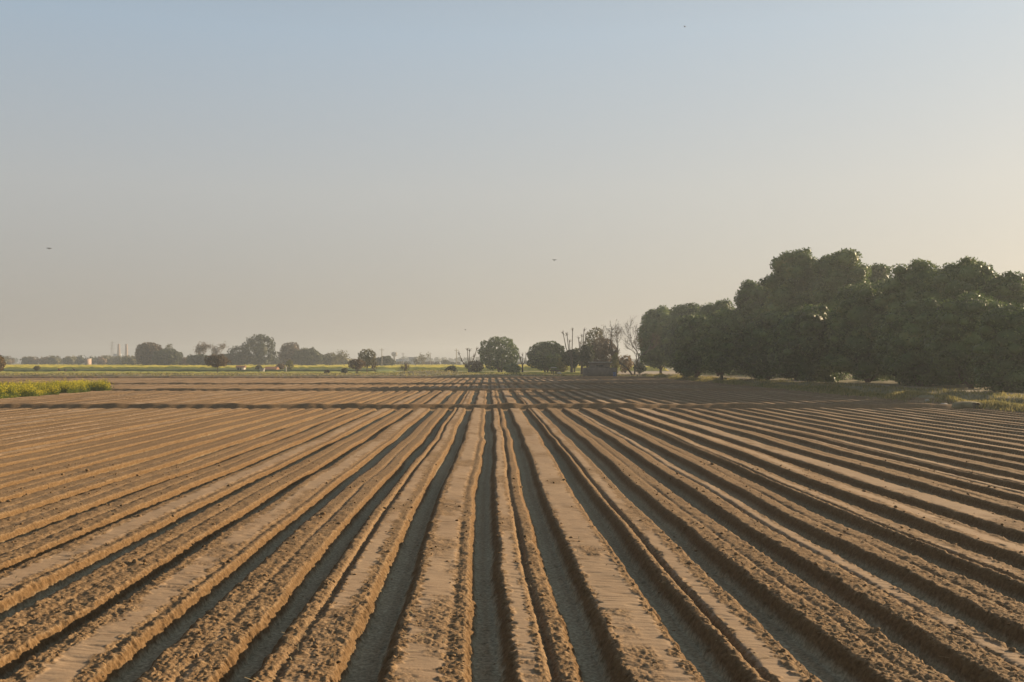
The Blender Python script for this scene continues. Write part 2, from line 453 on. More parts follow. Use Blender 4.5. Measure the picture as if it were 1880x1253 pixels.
def field(X, Y, dx, dy):
    res = np.maximum(dx, dy * 0.6)

    def oct_(f, seed, fx=1.0, fy=1.0):
        w = np.clip(1.5 - f * res * 1.6, 0, 1)
        return (vn(X * f * fx, Y * f * fy, seed) - 0.5) * 2 * w
    wob = 0.07 * np.sin(Y * 0.19 + 0.6) * np.exp(-Y / 90) + 0.10 * (vn(Y * 0.11, 3.3, 1) - 0.5) + 0.05 * (vn(Y * 0.4, 9.1, 2) - 0.5)
    xs = X - wob
    rid = np.floor((xs - X0) / SP + 0.5).astype(int)
    l = xs - X0 - rid * SP
    l = l + (vn(rid * 5.37, Y * 0.22, 3) - 0.5) * 0.09 + (vn(rid * 3.1, Y * 1.3, 4) - 0.5) * 0.015
    P = PAR[np.clip(rid, -NR, NR) + NR]
    eL, eR, s0, s1, gp, gd, tilt = [P[..., k] for k in range(7)]
    eL = eL + (vn(rid * 2.7, Y * 0.5, 5) - 0.5) * 0.045 + (vn(rid * 2.7 + X * 6, Y * 7.0, 0) - 0.5) * 0.03 + 0.022 * oct_(16, 3) + 0.014 * oct_(33, 2)
    eR = eR + (vn(rid * 2.1, Y * 0.5, 6) - 0.5) * 0.045 + (vn(rid * 2.1 + X * 6, Y * 7.0, 1) - 0.5) * 0.03 + 0.022 * oct_(19, 5) + 0.014 * oct_(38, 6)
    sw = 0.17
    def side(t):
        t = np.clip(t, 0, 1)
        return 0.45 * t * t * (3 - 2 * t) + 0.55 * (1 - (1 - t) ** 2.2)
    swr = 0.105
    tr_ = np.clip(((eR + swr) - l) / swr, 0, 1)
    up = side((l - (eL - sw)) / sw) * (0.6 * tr_ + 0.4 * (1 - (1 - tr_) ** 2))
    H = 0.20 + (vn(rid * 1.7, Y * 0.25, 7) - 0.5) * 0.05
    gd = gd * (0.5 + 1.0 * vn(rid * 4.1, Y * 0.45, 2))
    groove = gd * np.exp(-((l - gp) / 0.042) ** 2) * up
    # the smooth dragged strip breaks up into clods here and there
    pn = 0.62 * vn(rid * 6.1 + l * 2.0, Y * 0.45, 5) + 0.24 * vn(X * 4.0, Y * 2.6, 6) + 0.14 * vn(X * 3.0, Y * 13.0, 1)
    patch = sstep((pn - 0.52) / 0.16)
    edge = 0.045
    jag = (vn(X * 5, Y * 14, 3) - 0.5) * 0.12 + (vn(X * 2, Y * 3, 7) - .5) * .05
    crust = sstep((l + jag - s0) / edge) * sstep((s1 - l - jag) / edge) * (1 - 0.8 * patch) * sstep((up - 0.8) / 0.15)
    furrow = 1 - sstep(up / 0.5)
    clodmask = (1 - crust) * (1 - furrow) * (0.6 + 0.4 * up)
    c1 = oct_(10, 1); c2 = oct_(22, 2); c3 = oct_(41, 4)
    c0 = oct_(4.5, 6)
    clod = clodmask * (0.010 * c0 + 0.014 * c1 * np.abs(c1) ** 0.3 + 0.012 * (np.abs(c2) * 2 - 0.7) + 0.010 * c3)
    crk = np.clip(oct_(9, 5, 0.4, 1.7) - 0.36, 0, 1) * sstep((vn(X * 0.9, Y * 0.8, 4) - .30) / .2)
    drag = crust * (0.003 * oct_(10, 5, 0.3, 2.2) + 0.008 * (oct_(2.2, 6)) - 0.028 * crk)
    mid = np.exp(-((np.abs(l) - 0.5425) / 0.05) ** 2)
    fl = furrow * (0.007 * oct_(12, 7) + 0.006 * oct_(30, 1) + mid * (0.018 * (np.abs(oct_(9, 0)) * 2 - 0.6) + 0.016 * oct_(24, 3)))
    h = H * up + tilt * l * up - groove + clod + drag + fl + furrow * 0.03 * np.abs(l / 0.54 - np.sign(l)) 
    silt = furrow * (1 - 0.35 * mid)
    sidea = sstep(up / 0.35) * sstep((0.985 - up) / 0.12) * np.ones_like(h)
    # cross ditches and bunds
    for (a, b, hb) in BUNDS:
        yy = Y + (vn(X * 0.35, a, 2) - 0.5) * 0.7 + (vn(X * 1.3, a, 6) - 0.5) * 0.12 + 0.05 * np.cos((l / SP) * 2 * np.pi)
        m = sstep((a - yy) / 0.7) + sstep((yy - b - 0.2) / 0.9)
        h = h * np.clip(m, 0, 1)
        bump = sstep((yy - (b - 0.9)) / 0.6) * sstep((b + 1.6 - yy) / 1.4)
        h = np.maximum(h, (hb * (0.85 + 0.4 * vn(X * 0.8, a + 1, 4)) + 0.03 * c1) * bump)
        dm = np.clip(m, 0, 1)
        crust = crust * dm; silt = silt * dm; sidea = sidea * dm
    # beyond the last bund: a strip of bare pale track
    tr = sstep((Y - 183) / 1.5)
    h = h * (1 - tr) + tr * (0.12 + 0.02 * c1)
    crust = np.maximum(crust * (1 - tr), tr * sstep((192 - Y) / 2)); silt = silt * (1 - tr); sidea = sidea * (1 - tr)
    return h, crust, silt, sidea


def bank_h(X, Y):
    e = X - FIELD_R - (vn(Y * 0.12, 2.2, 3) - 0.5) * 1.2
    n = (vn(X * 0.9, Y * 0.5, 2) - 0.5)
    h = 0.10 + 0.38 * np.exp(-((e - 1.2) / 0.8) ** 2) * (0.5 + vn(Y * 0.2, 8.1, 5)) - 0.12 * np.exp(-((e - 3.0) / 0.7) ** 2)
    h = h + 0.55 * sstep((e - 3.2) / 2.0) * (1 - 0.5 * sstep((Y - 100) / 60)) + 0.12 * n
    return h


def build_ground_grid():
    ys = [4.5]
    while ys[-1] < 200:
        y = ys[-1]
        ys.append(y + min(max(y * y / 3105.0 * 0.5, 0.018), 0.32))
    Yr = np.array(ys)
    us = np.linspace(-0.56, 0.56, 1300)
    Y = np.repeat(Yr[:, None], len(us), 1)
    X = us[None, :] * (Y + 6)
    dx = (us[1] - us[0]) * (Y + 6); dy = np.gradient(Yr)[:, None] * np.ones_like(X)
    h, crust, silt, sidea = field(X, Y, dx, dy)
    t = sstep((X - (FIELD_R - 0.3)) / 0.9)
    h = h * (1 - t) + bank_h(X, Y) * t
    crust = crust * (1 - t); silt = silt * (1 - t); sidea = sidea * (1 - t)
    nr, nc = X.shape
    V = np.stack([X, Y, h], -1).reshape(-1, 3)
    idx = np.arange(nr * nc).reshape(nr, nc)
    F = np.stack([idx[:-1, :-1], idx[:-1, 1:], idx[1:, 1:], idx[1:, :-1]], -1).reshape(-1, 4)
    fx = X[:-1, :-1].ravel() - (vn(Y[:-1, :-1].ravel() * 0.1, 5.5, 2) - 0.5) * 1.5
    fy = Y[:-1, :-1].ravel()
    is_path = (fx > 36.6) & (fx < 39.6) & (fy > 60)
    is_bank = (fx > FIELD_R + 0.2) & ~is_path
    keep = ~((fx < -37) & (fy > 67.5) & (fy < 101))

    def sub(mask, name, mat):
        f = F[mask]
        used = np.unique(f)
        re = np.zeros(nr * nc, np.int64); re[used] = np.arange(len(used))
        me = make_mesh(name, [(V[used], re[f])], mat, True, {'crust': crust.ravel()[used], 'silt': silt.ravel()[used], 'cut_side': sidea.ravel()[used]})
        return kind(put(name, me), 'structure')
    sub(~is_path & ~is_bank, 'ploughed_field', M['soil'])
    sub(is_bank, 'grass_bank', M['bank'])
    sub(is_path, 'dirt_path', M['path'])


build_ground_grid()


def height_sheet(name, x0, x1, y0, y1, nx, ny, hf, mat, k, smooth=True):
    X, Y = np.meshgrid(np.linspace(x0, x1, nx), np.linspace(y0, y1, ny))
    Z = hf(X, Y)
    idx = np.arange(nx * ny).reshape(ny, nx)
    F = np.stack([idx[:-1, :-1], idx[:-1, 1:], idx[1:, 1:], idx[1:, :-1]], -1).reshape(-1, 4)
    return kind(put(name, make_mesh(name, [(np.stack([X, Y, Z], -1).reshape(-1, 3), F)], mat, smooth)), k)


def far_bank_h(X, Y):
    env = sstep((Y - 199.5) / 3.0) * sstep((233 - Y) / 6.0)
    mound = np.exp(-((X + 12.5) / 6.0) ** 4) * np.exp(-((Y - 214) / 8.0) ** 2)
    return -0.1 + env * (0.30 + 0.25 * vn(X * 0.15, Y * 0.3, 2)) + 0.75 * mound + 0.12 * env * (vn(X * 0.8, Y * 0.8, 4) - 0.5) - 0.35 * env * sstep((X - 2) / 20)


height_sheet('canal_bank', -170, 46, 199.5, 234, 430, 60, far_bank_h, M['bank'], 'structure')
height_sheet('bare_soil_patch', 26, 62, 236, 300, 60, 60, lambda X, Y: 0.02 + 0.1 * vn(X * .4, Y * .3, 3), M['path'], 'structure')


def crop_h(base, amp, x0, x1, y0, y1):
    def f(X, Y):
        e = sstep((X - x0) / 1.5) * sstep((x1 - X) / 1.5) * sstep((Y - y0) / 1.0) * sstep((y1 - Y) / 1.0)
        return -0.1 + e * (base + amp * (vn(X * 0.9, Y * 0.6, 3) + vn(X * 2.3, Y * 1.1, 5) - 1) + 0.25 * (vn(X * 0.04, Y * 0.08, 6) - 0.5))
    return f


def crop_field(name, x0, x1, y0, y1, base, amp, mat, label, cat):
    o = height_sheet(name, x0, x1, y0, y1, int((x1 - x0) / 0.9), int((y1 - y0) / 0.9), crop_h(base, amp, x0, x1, y0, y1), mat, 'stuff')
    return tag(o, label, cat)


crop_field('fodder_crop', -175, 25, 236, 272, 0.42, 0.3, M['fodder'], 'low yellow-green crop strip just beyond the far field bank', 'crop')
crop_field('wheat_crop', -205, -30, 286, 336, 0.75, 0.2, M['wheat'], 'dull blue-green crop strip before the yellow mustard field', 'crop')
crop_field('mustard_crop', -330, 60, 345, 540, 1.2, 0.55, M['mustard_far'], 'wide flowering yellow mustard field in front of the distant trees', 'crop')

# ------------------------------------------------------------------ trees
def shell_points(lobes, n, g, inner=0.86):
    """points on the outside of a union of ellipsoids, with outward normals"""
    C = np.array([l[:3] for l in lobes]); R = np.array([l[3:6] for l in lobes])
    area = (R[:, 0] * R[:, 1] + R[:, 1] * R[:, 2] + R[:, 0] * R[:, 2])
    k = g.choice(len(lobes), n * 3, p=area / area.sum())
    d = g.normal(0, 1, (n * 3, 3)); d /= np.linalg.norm(d, axis=1, keepdims=True)
    P = C[k] + d * R[k] * g.uniform(0.88, 1.06, (n * 3, 1))
    inside = np.zeros(len(P), bool)
    for j in range(len(lobes)):
        q = (((P - C[j]) / (R[j] * inner)) ** 2).sum(1) < 1
        inside |= q & (k != j)
    P, d = P[~inside][:n], d[~inside][:n]
    return P, d


def crown_lobes(w, d, z0, z1, n, g, skirt=False, lobe=0.36):
    """billows spread over one rounded crown of half-width w, from z0 to z1"""
    h = (z1 - z0) / 2; c = np.array([0, 0, (z0 + z1) / 2])
    out = [(0, 0, c[2], w * 0.72, d * 0.72, h * 0.76)]
    for i in range(n):
        t = math.acos(1 - 2 * (i + 0.5) / n); a = i * 2.39996 + g.uniform(-0.3, 0.3)
        sx = math.sin(t)
        if skirt and t > math.pi / 2:
            sx = sx ** 0.45
        v = np.array([sx * math.cos(a), sx * math.sin(a), math.cos(t)])
        r = lobe * g.uniform(0.72, 1.25) * min(w, h * 1.05)
        e = np.array([max(w - r, 0.1), max(d - r, 0.1), max(h - r * 0.85, 0.1)])
        s = g.uniform(0.88, 1.04)
        p = c + v * e * s
        if p[2] < z0 + r * 0.55:
            p[2] = z0 + r * g.uniform(0.55, 0.8)
        out.append((*p, r * g.uniform(0.95, 1.2), r * g.uniform(0.95, 1.2), r * g.uniform(0.7, 0.95)))
    A = np.array(out)
    fx = w / (np.abs(A[:, 0]) + A[:, 3]).max(); fz = (z1 - z0) / ((A[:, 2] + A[:, 5]).max() - z0)
    A[:, [0, 3]] *= fx; A[:, 2] = z0 + (A[:, 2] - z0) * fz; A[:, 5] *= fz
    return [tuple(a) for a in A]


def leafy_tree(name, label, X, Y, w, h, seed, z0=1.2, leaves=9000, leaf=0.36, mat='mango', n=26, group=None, zb=0.0, trunk_r=None,
               core=0.84, lobe=0.36, lean=0.0, depth=None, cat='tree', trunks=1, skirt=False, mini=0, mini_r=0.6):
    g = np.random.default_rng(seed)
    t = thing(name, label, cat, (X, Y, zb), 0, group)
    lobes = crown_lobes(w, depth or w, z0, h, n, g, skirt, lobe=lobe)
    if mini:
        P, Nn = shell_points(lobes, mini, g)
        for p_, n_ in zip(P, Nn):
            r_ = mini_r * g.uniform(.6, 1.35)
            lobes.append((*(p_ - n_ * r_ * 0.25), r_ * 1.15, r_ * 1.15, r_ * .8))
    P, Nn = shell_points(lobes, leaves, g)
    ch = [leaf_quads(P, Nn, leaf, leaf * 0.45, g)]
    for j, l in enumerate(lobes):
        if core > 0:
            ch.append(blob(l[:3], np.array(l[3:6]) * core, 2 if j <= n else 1, 0.12, seed + j))
    put('crown', make_mesh('crown', ch, M[mat]), t)
    r = trunk_r or max(0.12, 0.022 * h + 0.05)
    ch = []
    for q in range(trunks):
        ox = 0 if trunks == 1 else (q - (trunks - 1) / 2) * r * 2.6
        zt = z0 + (h - z0) * 0.45
        pts = [(ox, 0, -0.15), (ox + lean * 0.2 + g.normal(0, .03), g.normal(0, .05), z0 * 0.5), (ox * 1.4 + lean * 0.6, g.normal(0, .1), z0 * 1.1), (ox * 1.8 + lean, 0, zt)]
        ch += tube(pts, [r * 1.25, r, r * 0.85, r * 0.5], 8)
        for b in range(5):
            a = g.uniform(0, 6.28); zz = z0 + g.uniform(-0.15, 0.6)
            ch += tube([(ox + lean * 0.5, 0, zz * 0.9), (ox + math.cos(a) * w * 0.3, math.sin(a) * w * 0.3, zz + 0.25 * (h - z0) * 0.5), (math.cos(a) * w * 0.6, math.sin(a) * w * 0.6, zz + 0.3 * (h - z0))], [r * 0.5, r * 0.35, r * 0.15], 6)
    put('trunk', make_mesh('trunk', ch, M['bark'], True), t)
    return t


def px_tree(name, label, px, hw, top, Y, seed, **k):
    return leafy_tree(name, label, gx(px, Y), Y, hw / FPX * Y, gz(top, Y), seed, **k)


GROVE = 'mango trees of the dense grove along the right field edge'
grove = [
    (1213, 43, 566, 225, 'end mango tree of the grove, next to the bare forked tree', dict(z0=1.3)),
    (1262, 46, 557, 210, 'mango tree second from the far end of the grove', dict(z0=0.7)),
    (1318, 50, 553, 186, 'mango tree with flat green top rising behind the two small front trees', {}),
    (1277, 40, 579, 160, 'small rounded mango tree in front at the far end, trunk hidden', dict(z0=0.5)),
    (1325, 40, 573, 142, 'small mango tree standing forward on a bare pale trunk at the field edge', dict(z0=1.2)),
    (1388, 46, 519, 160, 'mango tree stepping up at the left shoulder of the tallest crowns', {}),
    (1462, 60, 457, 145, 'tallest mango tree with a narrow rounded peak, left of the twin broad crown', dict(n=34)),
    (1545, 60, 457, 138, 'tall mango tree with broad domed top, right of the narrow peak', dict(n=34)),
    (1612, 34, 487, 152, 'small mango crown peeping out in the dip behind the tall domed tree', {}),
    (1408, 50, 572, 138, 'low mango tree in front of the left shoulder of the grove', {}),
    (1485, 66, 560, 122, 'wide low mango tree below the tallest peak', dict(n=30)),
    (1592, 72, 522, 117, 'wide mango tree in front of the dip in the grove skyline', dict(n=30)),
    (1682, 74, 481, 112, 'large mango tree with smooth sloping top right of the dip', dict(n=34)),
    (1768, 72, 477, 105, 'large mango tree with bumpy sunlit top, second peak from the picture edge', dict(n=34)),
    (1845, 48, 503, 100, 'mango tree with sunlit olive leaves on the falling shoulder at the right', {}),
    (1897, 48, 498, 104, 'mango tree cut by the right picture edge at the back', {}),
    (1690, 72, 550, 98, 'low wide mango tree in front, above the middle of the dust path', dict(n=30)),
    (1782, 74, 540, 90, 'low wide mango tree in front, above the culvert', dict(n=30, z0=0.7)),
    (1872, 74, 562, 79, 'nearest mango tree, its skirt of leaves touching the path at the right edge', dict(n=34, z0=0.4)),
]
for i, (px, hw, top, Y, lab, kw) in enumerate(grove):
    kw = dict(dict(z0=0.35, n=26), **kw)
    wm = hw / FPX * Y * 1.06
    area = wm * (gz(top, Y)) * 6
    px_tree('mango_tree', lab, px, hw * 1.06, top, Y, 100 + i, leaves=int(np.clip(area * 32 * (110 / Y) ** 1.2, 6000, 26000)), leaf=0.30 * (0.35 + 0.65 * Y / 110), group=GROVE, zb=0.0, skirt=True, mini=120, mini_r=0.7,
            trunk_r=0.3 if i != 4 else 0.22, **kw)

# the two round mango trees in the middle
px_tree('mango_tree', 'big round dark mango tree standing alone mid-field, sky showing through its crown', 918, 38, 620, 259, 201, z0=0.7, leaves=7500, leaf=0.5, n=22, core=0.42, lobe=0.36, skirt=True, mini=70, mini_r=.7, trunks=2, group='lone round mango trees')
px_tree('mango_tree', 'smaller round mango tree right of the lone big one, beside the pollards', 1003, 35, 627, 256, 202, z0=0.7, leaves=7000, leaf=0.5, n=20, core=0.6, lobe=0.38, trunks=2, skirt=True, mini=70, mini_r=.7, group='lone round mango trees')


def undergrowth():
    g = np.random.default_rng(77)
    ch = []
    for i in range(64):
        Y = 84 + 140 * i / 64 + g.uniform(-1, 1); X = g.uniform(49, 58) - 0.045 * (Y - 84)
        h = g.uniform(1.2, 3.0); w = g.uniform(1.1, 2.0)
        if g.random() < .14:
            continue
        lobes = crown_lobes(w, w, 0, h, 7, g, lobe=.5)
        P, Nn = shell_points(lobes, 260, g)
        v, f = leaf_quads(P, Nn, .3, .14, g)
        q = [(v, f)] + [blob(l[:3], np.array(l[3:6]) * .85, 1, .15, i) for l in lobes[:5]]
        ch += [(v_ + np.array([X, Y, 0]), f_) for v_, f_ in q]
    o = put('undergrowth', make_mesh('undergrowth', ch, M['mango'])); kind(o, 'stuff')
    tag(o, 'dark undergrowth below the mango grove', 'undergrowth')


undergrowth()

# leafless and pollarded trees
def branch_tree(name, label, X, Y, h, seed, spread=0.5, levels=4, r0=0.16, twig=1.0, mat='bark', leafn=0, leaf=0.25, leafmat='brown', group=None, forks=3, first=0.3, lean=0.0, kids=3, up=0.35):
    g = np.random.default_rng(seed)
    t = thing(name, label, 'tree', (X, Y, 0), 0, group)
    trunk, br, tips = [], [], []

    def grow(p, d, L, r, lev):
        n = 4
        pts = [p]; dd = d.copy()
        for i in range(n):
            dd = dd + g.normal(0, 0.13, 3) + np.array([0, 0, up * 0.12]); dd /= np.linalg.norm(dd)
            pts.append(pts[-1] + dd * L / n)
        rad = np.linspace(r, r * 0.6, n + 1)
        (trunk if lev == 0 else br).extend(tube(pts, rad, 6 if lev < 2 else 3))
        tips.append((pts[-1], lev)); tips.append((pts[2], lev))
        if lev >= levels:
            return
        k = forks if lev == 0 else kids
        for j in range(k):
            a = g.uniform(0, 6.28) if lev else (j + g.uniform(-.25, .25)) / k * 6.28
            side = np.array([math.cos(a), math.sin(a), 0])
            nd = dd * (1 - spread * 0.5) + side * spread * g.uniform(0.7, 1.3); nd[2] += up * 0.4; nd /= np.linalg.norm(nd)
            s = g.uniform(0.55, 0.8)
            base = pts[-1] if j < 2 else pts[g.integers(2, n)]
            grow(base, nd, L * s * (1.15 if lev == 0 else 1), r * 0.55, lev + 1)
    d0 = np.array([lean, 0, 1.0]); d0 /= np.linalg.norm(d0)
    grow(np.array([0, 0, -0.1]), d0, h * first, r0, 0)
    zmax = max(p[2] for p, _ in tips)
    s = h / zmax
    trunk = [(v * s, f) for v, f in trunk]; br = [(v * s, f) for v, f in br]
    put('trunk', make_mesh('trunk', trunk, M[mat], True), t)
    put('branches', make_mesh('branches', br, M[mat], True), t)
    if leafn:
        tp = np.array([p * s for p, l in tips if l >= levels - 1])
        P = tp[g.integers(0, len(tp), leafn)] + g.normal(0, leaf * 0.9, (leafn, 3))
        put('leaves', make_mesh('leaves', [leaf_quads(P, g.normal(0, 1, (leafn, 3)), leaf, leaf * 0.5, g)], M[leafmat]), t)
    return t


def pollard(name, label, X, Y, h, limbs, seed, r=0.2, fork=0.35, group=None, mat='bark'):
    """a lopped trunk whose limbs end in knobs with short tufts"""
    g = np.random.default_rng(seed)
    t = thing(name, label, 'tree', (X, Y, 0), 0, group)
    put('trunk', make_mesh('trunk', tube([(0, 0, -.1), (0.05, 0, h * fork * .5), (0, 0, h * fork)], [r * 1.2, r, r * .9], 8), M[mat], True), t)
    br = []
    for (dx, z) in limbs:
        e = np.array([dx, g.uniform(-.8, .8), z]); s = np.array([0, 0, h * fork * g.uniform(.75, 1)])
        m = s + (e - s) * 0.5 + np.array([dx * 0.15, 0, -0.12 * abs(dx)])
        br += tube([s, m, e], [r * .55, r * .42, r * .32], 6)
        b = blob(e, np.full(3, r * .62), 1, .2, seed); br.append(b)
        for q in range(12):
            d = g.normal(0, .5, 3) + np.array([dx * .12, 0, .9]); d /= np.linalg.norm(d)
            br += tube([e, e + d * g.uniform(.35, .9)], [r * .18, r * .07], 3)
    put('branches', make_mesh('branches', br, M[mat], True), t)
    return t


POL = 'pollarded leafless trees'
Yp = 246
s_ = Yp / FPX
pollard('pollard_tree', 'leafless pollard with knobbed limbs fanning out left of the big round mango', gx(861, Yp), Yp, gz(643, Yp),
        [(-18 * s_, gz(650, Yp)), (-3 * s_, gz(643, Yp)), (1 * s_, gz(645, Yp)), (14 * s_, gz(642, Yp)), (-13 * s_, gz(663, Yp)), (9 * s_, gz(655, Yp))], 301, 0.24, group=POL)
pollard('pollard_tree', 'short pollard stub squeezed between the two round mango trees', gx(959, 250), 250, gz(652, 250),
        [(-0.8, gz(650, 250)), (0.1, gz(653, 250)), (0.9, gz(652, 250)), (-.4, 3.6)], 302, 0.2, .5, group=POL)
pollard('pollard_tree', 'tall pollard with three straight knobbed poles left of the brick hut', gx(1049, 238), 238, gz(607, 238),
        [(-1.9, gz(613, 238)), (-1.0, gz(616, 238)), (0.35, gz(607, 238)), (-.5, 7.5)], 303, 0.26, .38, group=POL)
pollard('pollard_tree', 'pollard with crowded upright poles rising just behind the brick hut corner', gx(1068, 232), 232, gz(609, 232),
        [(-0.7, gz(622, 232)), (0.1, gz(618, 232)), (0.5, gz(608, 232)), (.9, gz(616, 232)), (-.3, 7)], 304, 0.26, .4, group=POL)

branch_tree('bare_tree', 'leafless tree with long leaning left limb and thin upper twigs beside the grove', gx(1165, 215), 215, gz(576, 215), 311, 0.42, 5, 0.20, forks=3, kids=4, first=0.30, leafn=420, leaf=0.22, group='bare trees near the hut')
branch_tree('bare_tree', 'leafless spreading tree rising behind the right end of the hut', gx(1132, 226), 226, gz(588, 226), 312, 0.5, 5, 0.18, forks=3, kids=4, first=0.32, leafn=600, leaf=0.25, group='bare trees near the hut', lean=-.12)
# the leaning limb of the forked tree
t = thing('leaning_tree', 'dark leaning trunk reaching up leftward from the foot of the bare tree', 'tree', (gx(1163, 214), 214, 0))
lp = [(0, 0, -.1), (-1.3, .2, gz(676, 214)), (-3.1, .1, gz(664, 214)), (-4.5, -.2, gz(652, 214)), (-4.9, 0, gz(640, 214)), (-4.6, .1, gz(618, 214)), (-4.4, 0, gz(600, 214))]
put('trunk', make_mesh('trunk', tube(lp, [.2, .17, .15, .13, .11, .08, .04], 7), M['bark'], True), t)
gq = np.random.default_rng(55); chs = []
for q in range(40):
    k = gq.uniform(3.2, 6); i0 = int(k); p = np.array(lp[i0]) * (1 - (k - i0)) + np.array(lp[min(i0 + 1, 6)]) * (k - i0)
    d = gq.normal(0, 1, 3) * np.array([1, .7, .5]) + np.array([0, 0, .6]); d /= np.linalg.norm(d)
    e = p + d * gq.uniform(.8, 2.0); chs += tube([p, (p + e) / 2 + gq.normal(0, .1, 3), e], [.045, .03, .012], 3)
    for w_ in range(4):
        d2 = d + gq.normal(0, .6, 3); d2 /= np.linalg.norm(d2); q0 = p + (e - p) * gq.uniform(.4, 1); chs += tube([q0, q0 + d2 * gq.uniform(.4, .9)], [.018, .008], 3)
put('branches', make_mesh('branches', chs, M['bark'], True), t)

px_tree('leafy_tree', 'olive-green tree with thin crown behind the hut and pollards', 1092, 20, 602, 262, 321, z0=3.2, leaves=1700, leaf=0.55, mat='olive', n=18, core=0.35, lobe=.4)
px_tree('shrub_tree', 'brownish dry-leaved tree standing directly behind the brick hut', 1108, 28, 621, 240, 322, z0=1.2, leaves=4200, leaf=0.42, mat='brown', n=20, core=0.45, lobe=.4)
px_tree('leafy_tree', 'dark green low tree under the tall pollard poles', 1053, 21, 640, 243, 323, z0=1.5, leaves=2400, leaf=0.45, mat='green', n=16, core=.7, trunks=2)
px_tree('leafy_tree', 'grey-green tree at the left corner of the brick hut with pale trunk', 1078, 14, 632, 228, 324, z0=1.6, leaves=1500, leaf=0.45, mat='green', n=14, core=.6)
px_tree('shrub', 'yellow-green leafy shrub between round mango and pollard poles', 1034, 12, 655, 246, 325, z0=0.2, leaves=1300, leaf=0.35, mat='lime', n=10, core=.6, cat='shrub')
px_tree('shrub', 'bright yellow-green shrub at the right end of the brick hut', 1129, 8, 648, 211, 326, z0=0.2, leaves=800, leaf=0.3, mat='lime', n=9, core=.6, cat='shrub')
px_tree('shrub', 'rusty orange shrub behind the leaning trunk', 1148, 15, 652, 262, 327, z0=0.2, leaves=1200, leaf=0.4, mat='rust', n=10, core=.5, cat='shrub')
px_tree('shrub', 'small grey-green shrub at the foot of the bare tree by the grove', 1175, 12, 664, 240, 328, z0=0.1, leaves=700, leaf=0.4, mat='green', n=8, core=.6, cat='shrub')
px_tree('shrub', 'brown bush around the foot of the fanned pollard', 872, 18, 662, 252, 329, z0=0.1, leaves=1100, leaf=0.4, mat='brown', n=10, core=.6, cat='shrub')
px_tree('shrub', 'dark round bush at the right end of the grassy mound', 828, 12, 671, 222, 330, z0=-0.1, leaves=900, leaf=0.3, mat='green', n=10, core=.75, cat='shrub')
px_tree('shrub', 'dark undergrowth bush below the big round mango tree', 940, 18, 667, 250, 331, z0=-0.1, leaves=900, leaf=0.4, mat='mango', n=10, core=.75, cat='shrub')

# ------------------------------------------------------------------ trees far left
FARG = 'trees beyond the far crops'
px_tree('leafy_tree', 'big brownish round tree right of the twin chimneys', 274, 27, 629, 480, 401, z0=0.5, leaves=3000, leaf=1.0, mat='brown', n=26, core=.8, group=FARG)
px_tree('leafy_tree', 'dark green dome tree overlapping the big brownish tree', 306, 28, 641, 470, 402, z0=0.3, leaves=3000, leaf=0.9, mat='green', n=24, core=.8, group=FARG)
px_tree('leafy_tree', 'thin tree top poking out above the dark green dome', 310, 9, 632, 500, 403, z0=4, leaves=350, leaf=0.8, mat='olive', n=9, core=.3, group=FARG)
px_tree('leafy_tree', 'low dark flat-topped tree behind the small rusty tree', 366, 24, 651, 465, 404, z0=0.6, leaves=2400, leaf=0.9, mat='green', n=20, core=.8, group=FARG)
px_tree('leafy_tree', 'low dark tree joining the flat-topped tree to the tall open tree', 412, 26, 650, 466, 405, z0=0.6, leaves=2300, leaf=0.9, mat='green', n=20, core=.8, group=FARG)
px_tree('leafy_tree', 'small grey-brown tree filling the gap beside the dark dome', 336, 12, 657, 490, 406, z0=0.4, leaves=800, leaf=0.8, mat='brown', n=12, core=.6, group=FARG)
branch_tree('bare_tree', 'pale twiggy bare tree rising above the low dark canopy, left one', gx(370, 490), 490, gz(628, 490), 407, .38, 5, .28, forks=4, leafn=1100, leaf=0.65, leafmat='brown', mat='palebark', group='pale twiggy trees')
branch_tree('bare_tree', 'pale twiggy bare tree rising above the low dark canopy, right one', gx(402, 490), 490, gz(631, 490), 408, .34, 5, .26, forks=4, leafn=800, leaf=0.65, leafmat='brown', mat='palebark', group='pale twiggy trees')
px_tree('leafy_tree', 'tall open-crowned tree, highest of the far left row', 478, 34, 614, 470, 409, z0=0.6, leaves=2300, leaf=1.0, mat='green', n=34, core=.55, lobe=.24, group=FARG)
px_tree('leafy_tree', 'loose lower tree at the left flank of the tall open-crowned tree', 440, 22, 634, 468, 410, z0=0.6, leaves=1300, leaf=0.9, mat='green', n=20, core=.5, lobe=.26, group=FARG)
px_tree('leafy_tree', 'brown-topped tree right of the tall open-crowned tree', 533, 22, 629, 485, 411, z0=0.6, leaves=1900, leaf=0.9, mat='brown', n=20, core=.7, group=FARG)
px_tree('leafy_tree', 'round dark green tree sloping down beyond the red-roofed shed', 566, 28, 639, 470, 412, z0=0.4, leaves=2500, leaf=0.9, mat='green', n=22, core=.8, group=FARG)
px_tree('leafy_tree', 'small grey-green tree at the low end of the far left row', 606, 17, 648, 480, 413, z0=0.4, leaves=1200, leaf=0.8, mat='olive', n=14, core=.5, group=FARG)
branch_tree('bare_tree', 'thin bare tree between the low grey-green tree and the dark bushes', gx(633, 450), 450, gz(644, 450), 414, .42, 5, .2, forks=3, leafn=420, leaf=0.6, leafmat='olive', group='thin bare trees in the middle distance')
px_tree('small_tree', 'small rusty spreading tree on a thin trunk before the green crops', 399, 23, 651, 226, 415, z0=1.6, leaves=2200, leaf=0.34, mat='brown', n=16, core=.5, trunk_r=.08)
px_tree('leafy_tree', 'dark reddish small tree on three stems at the bank', 655, 16, 659, 232, 416, z0=1.1, leaves=1400, leaf=0.34, mat='brown', n=14, core=.5, trunks=3, trunk_r=.07)
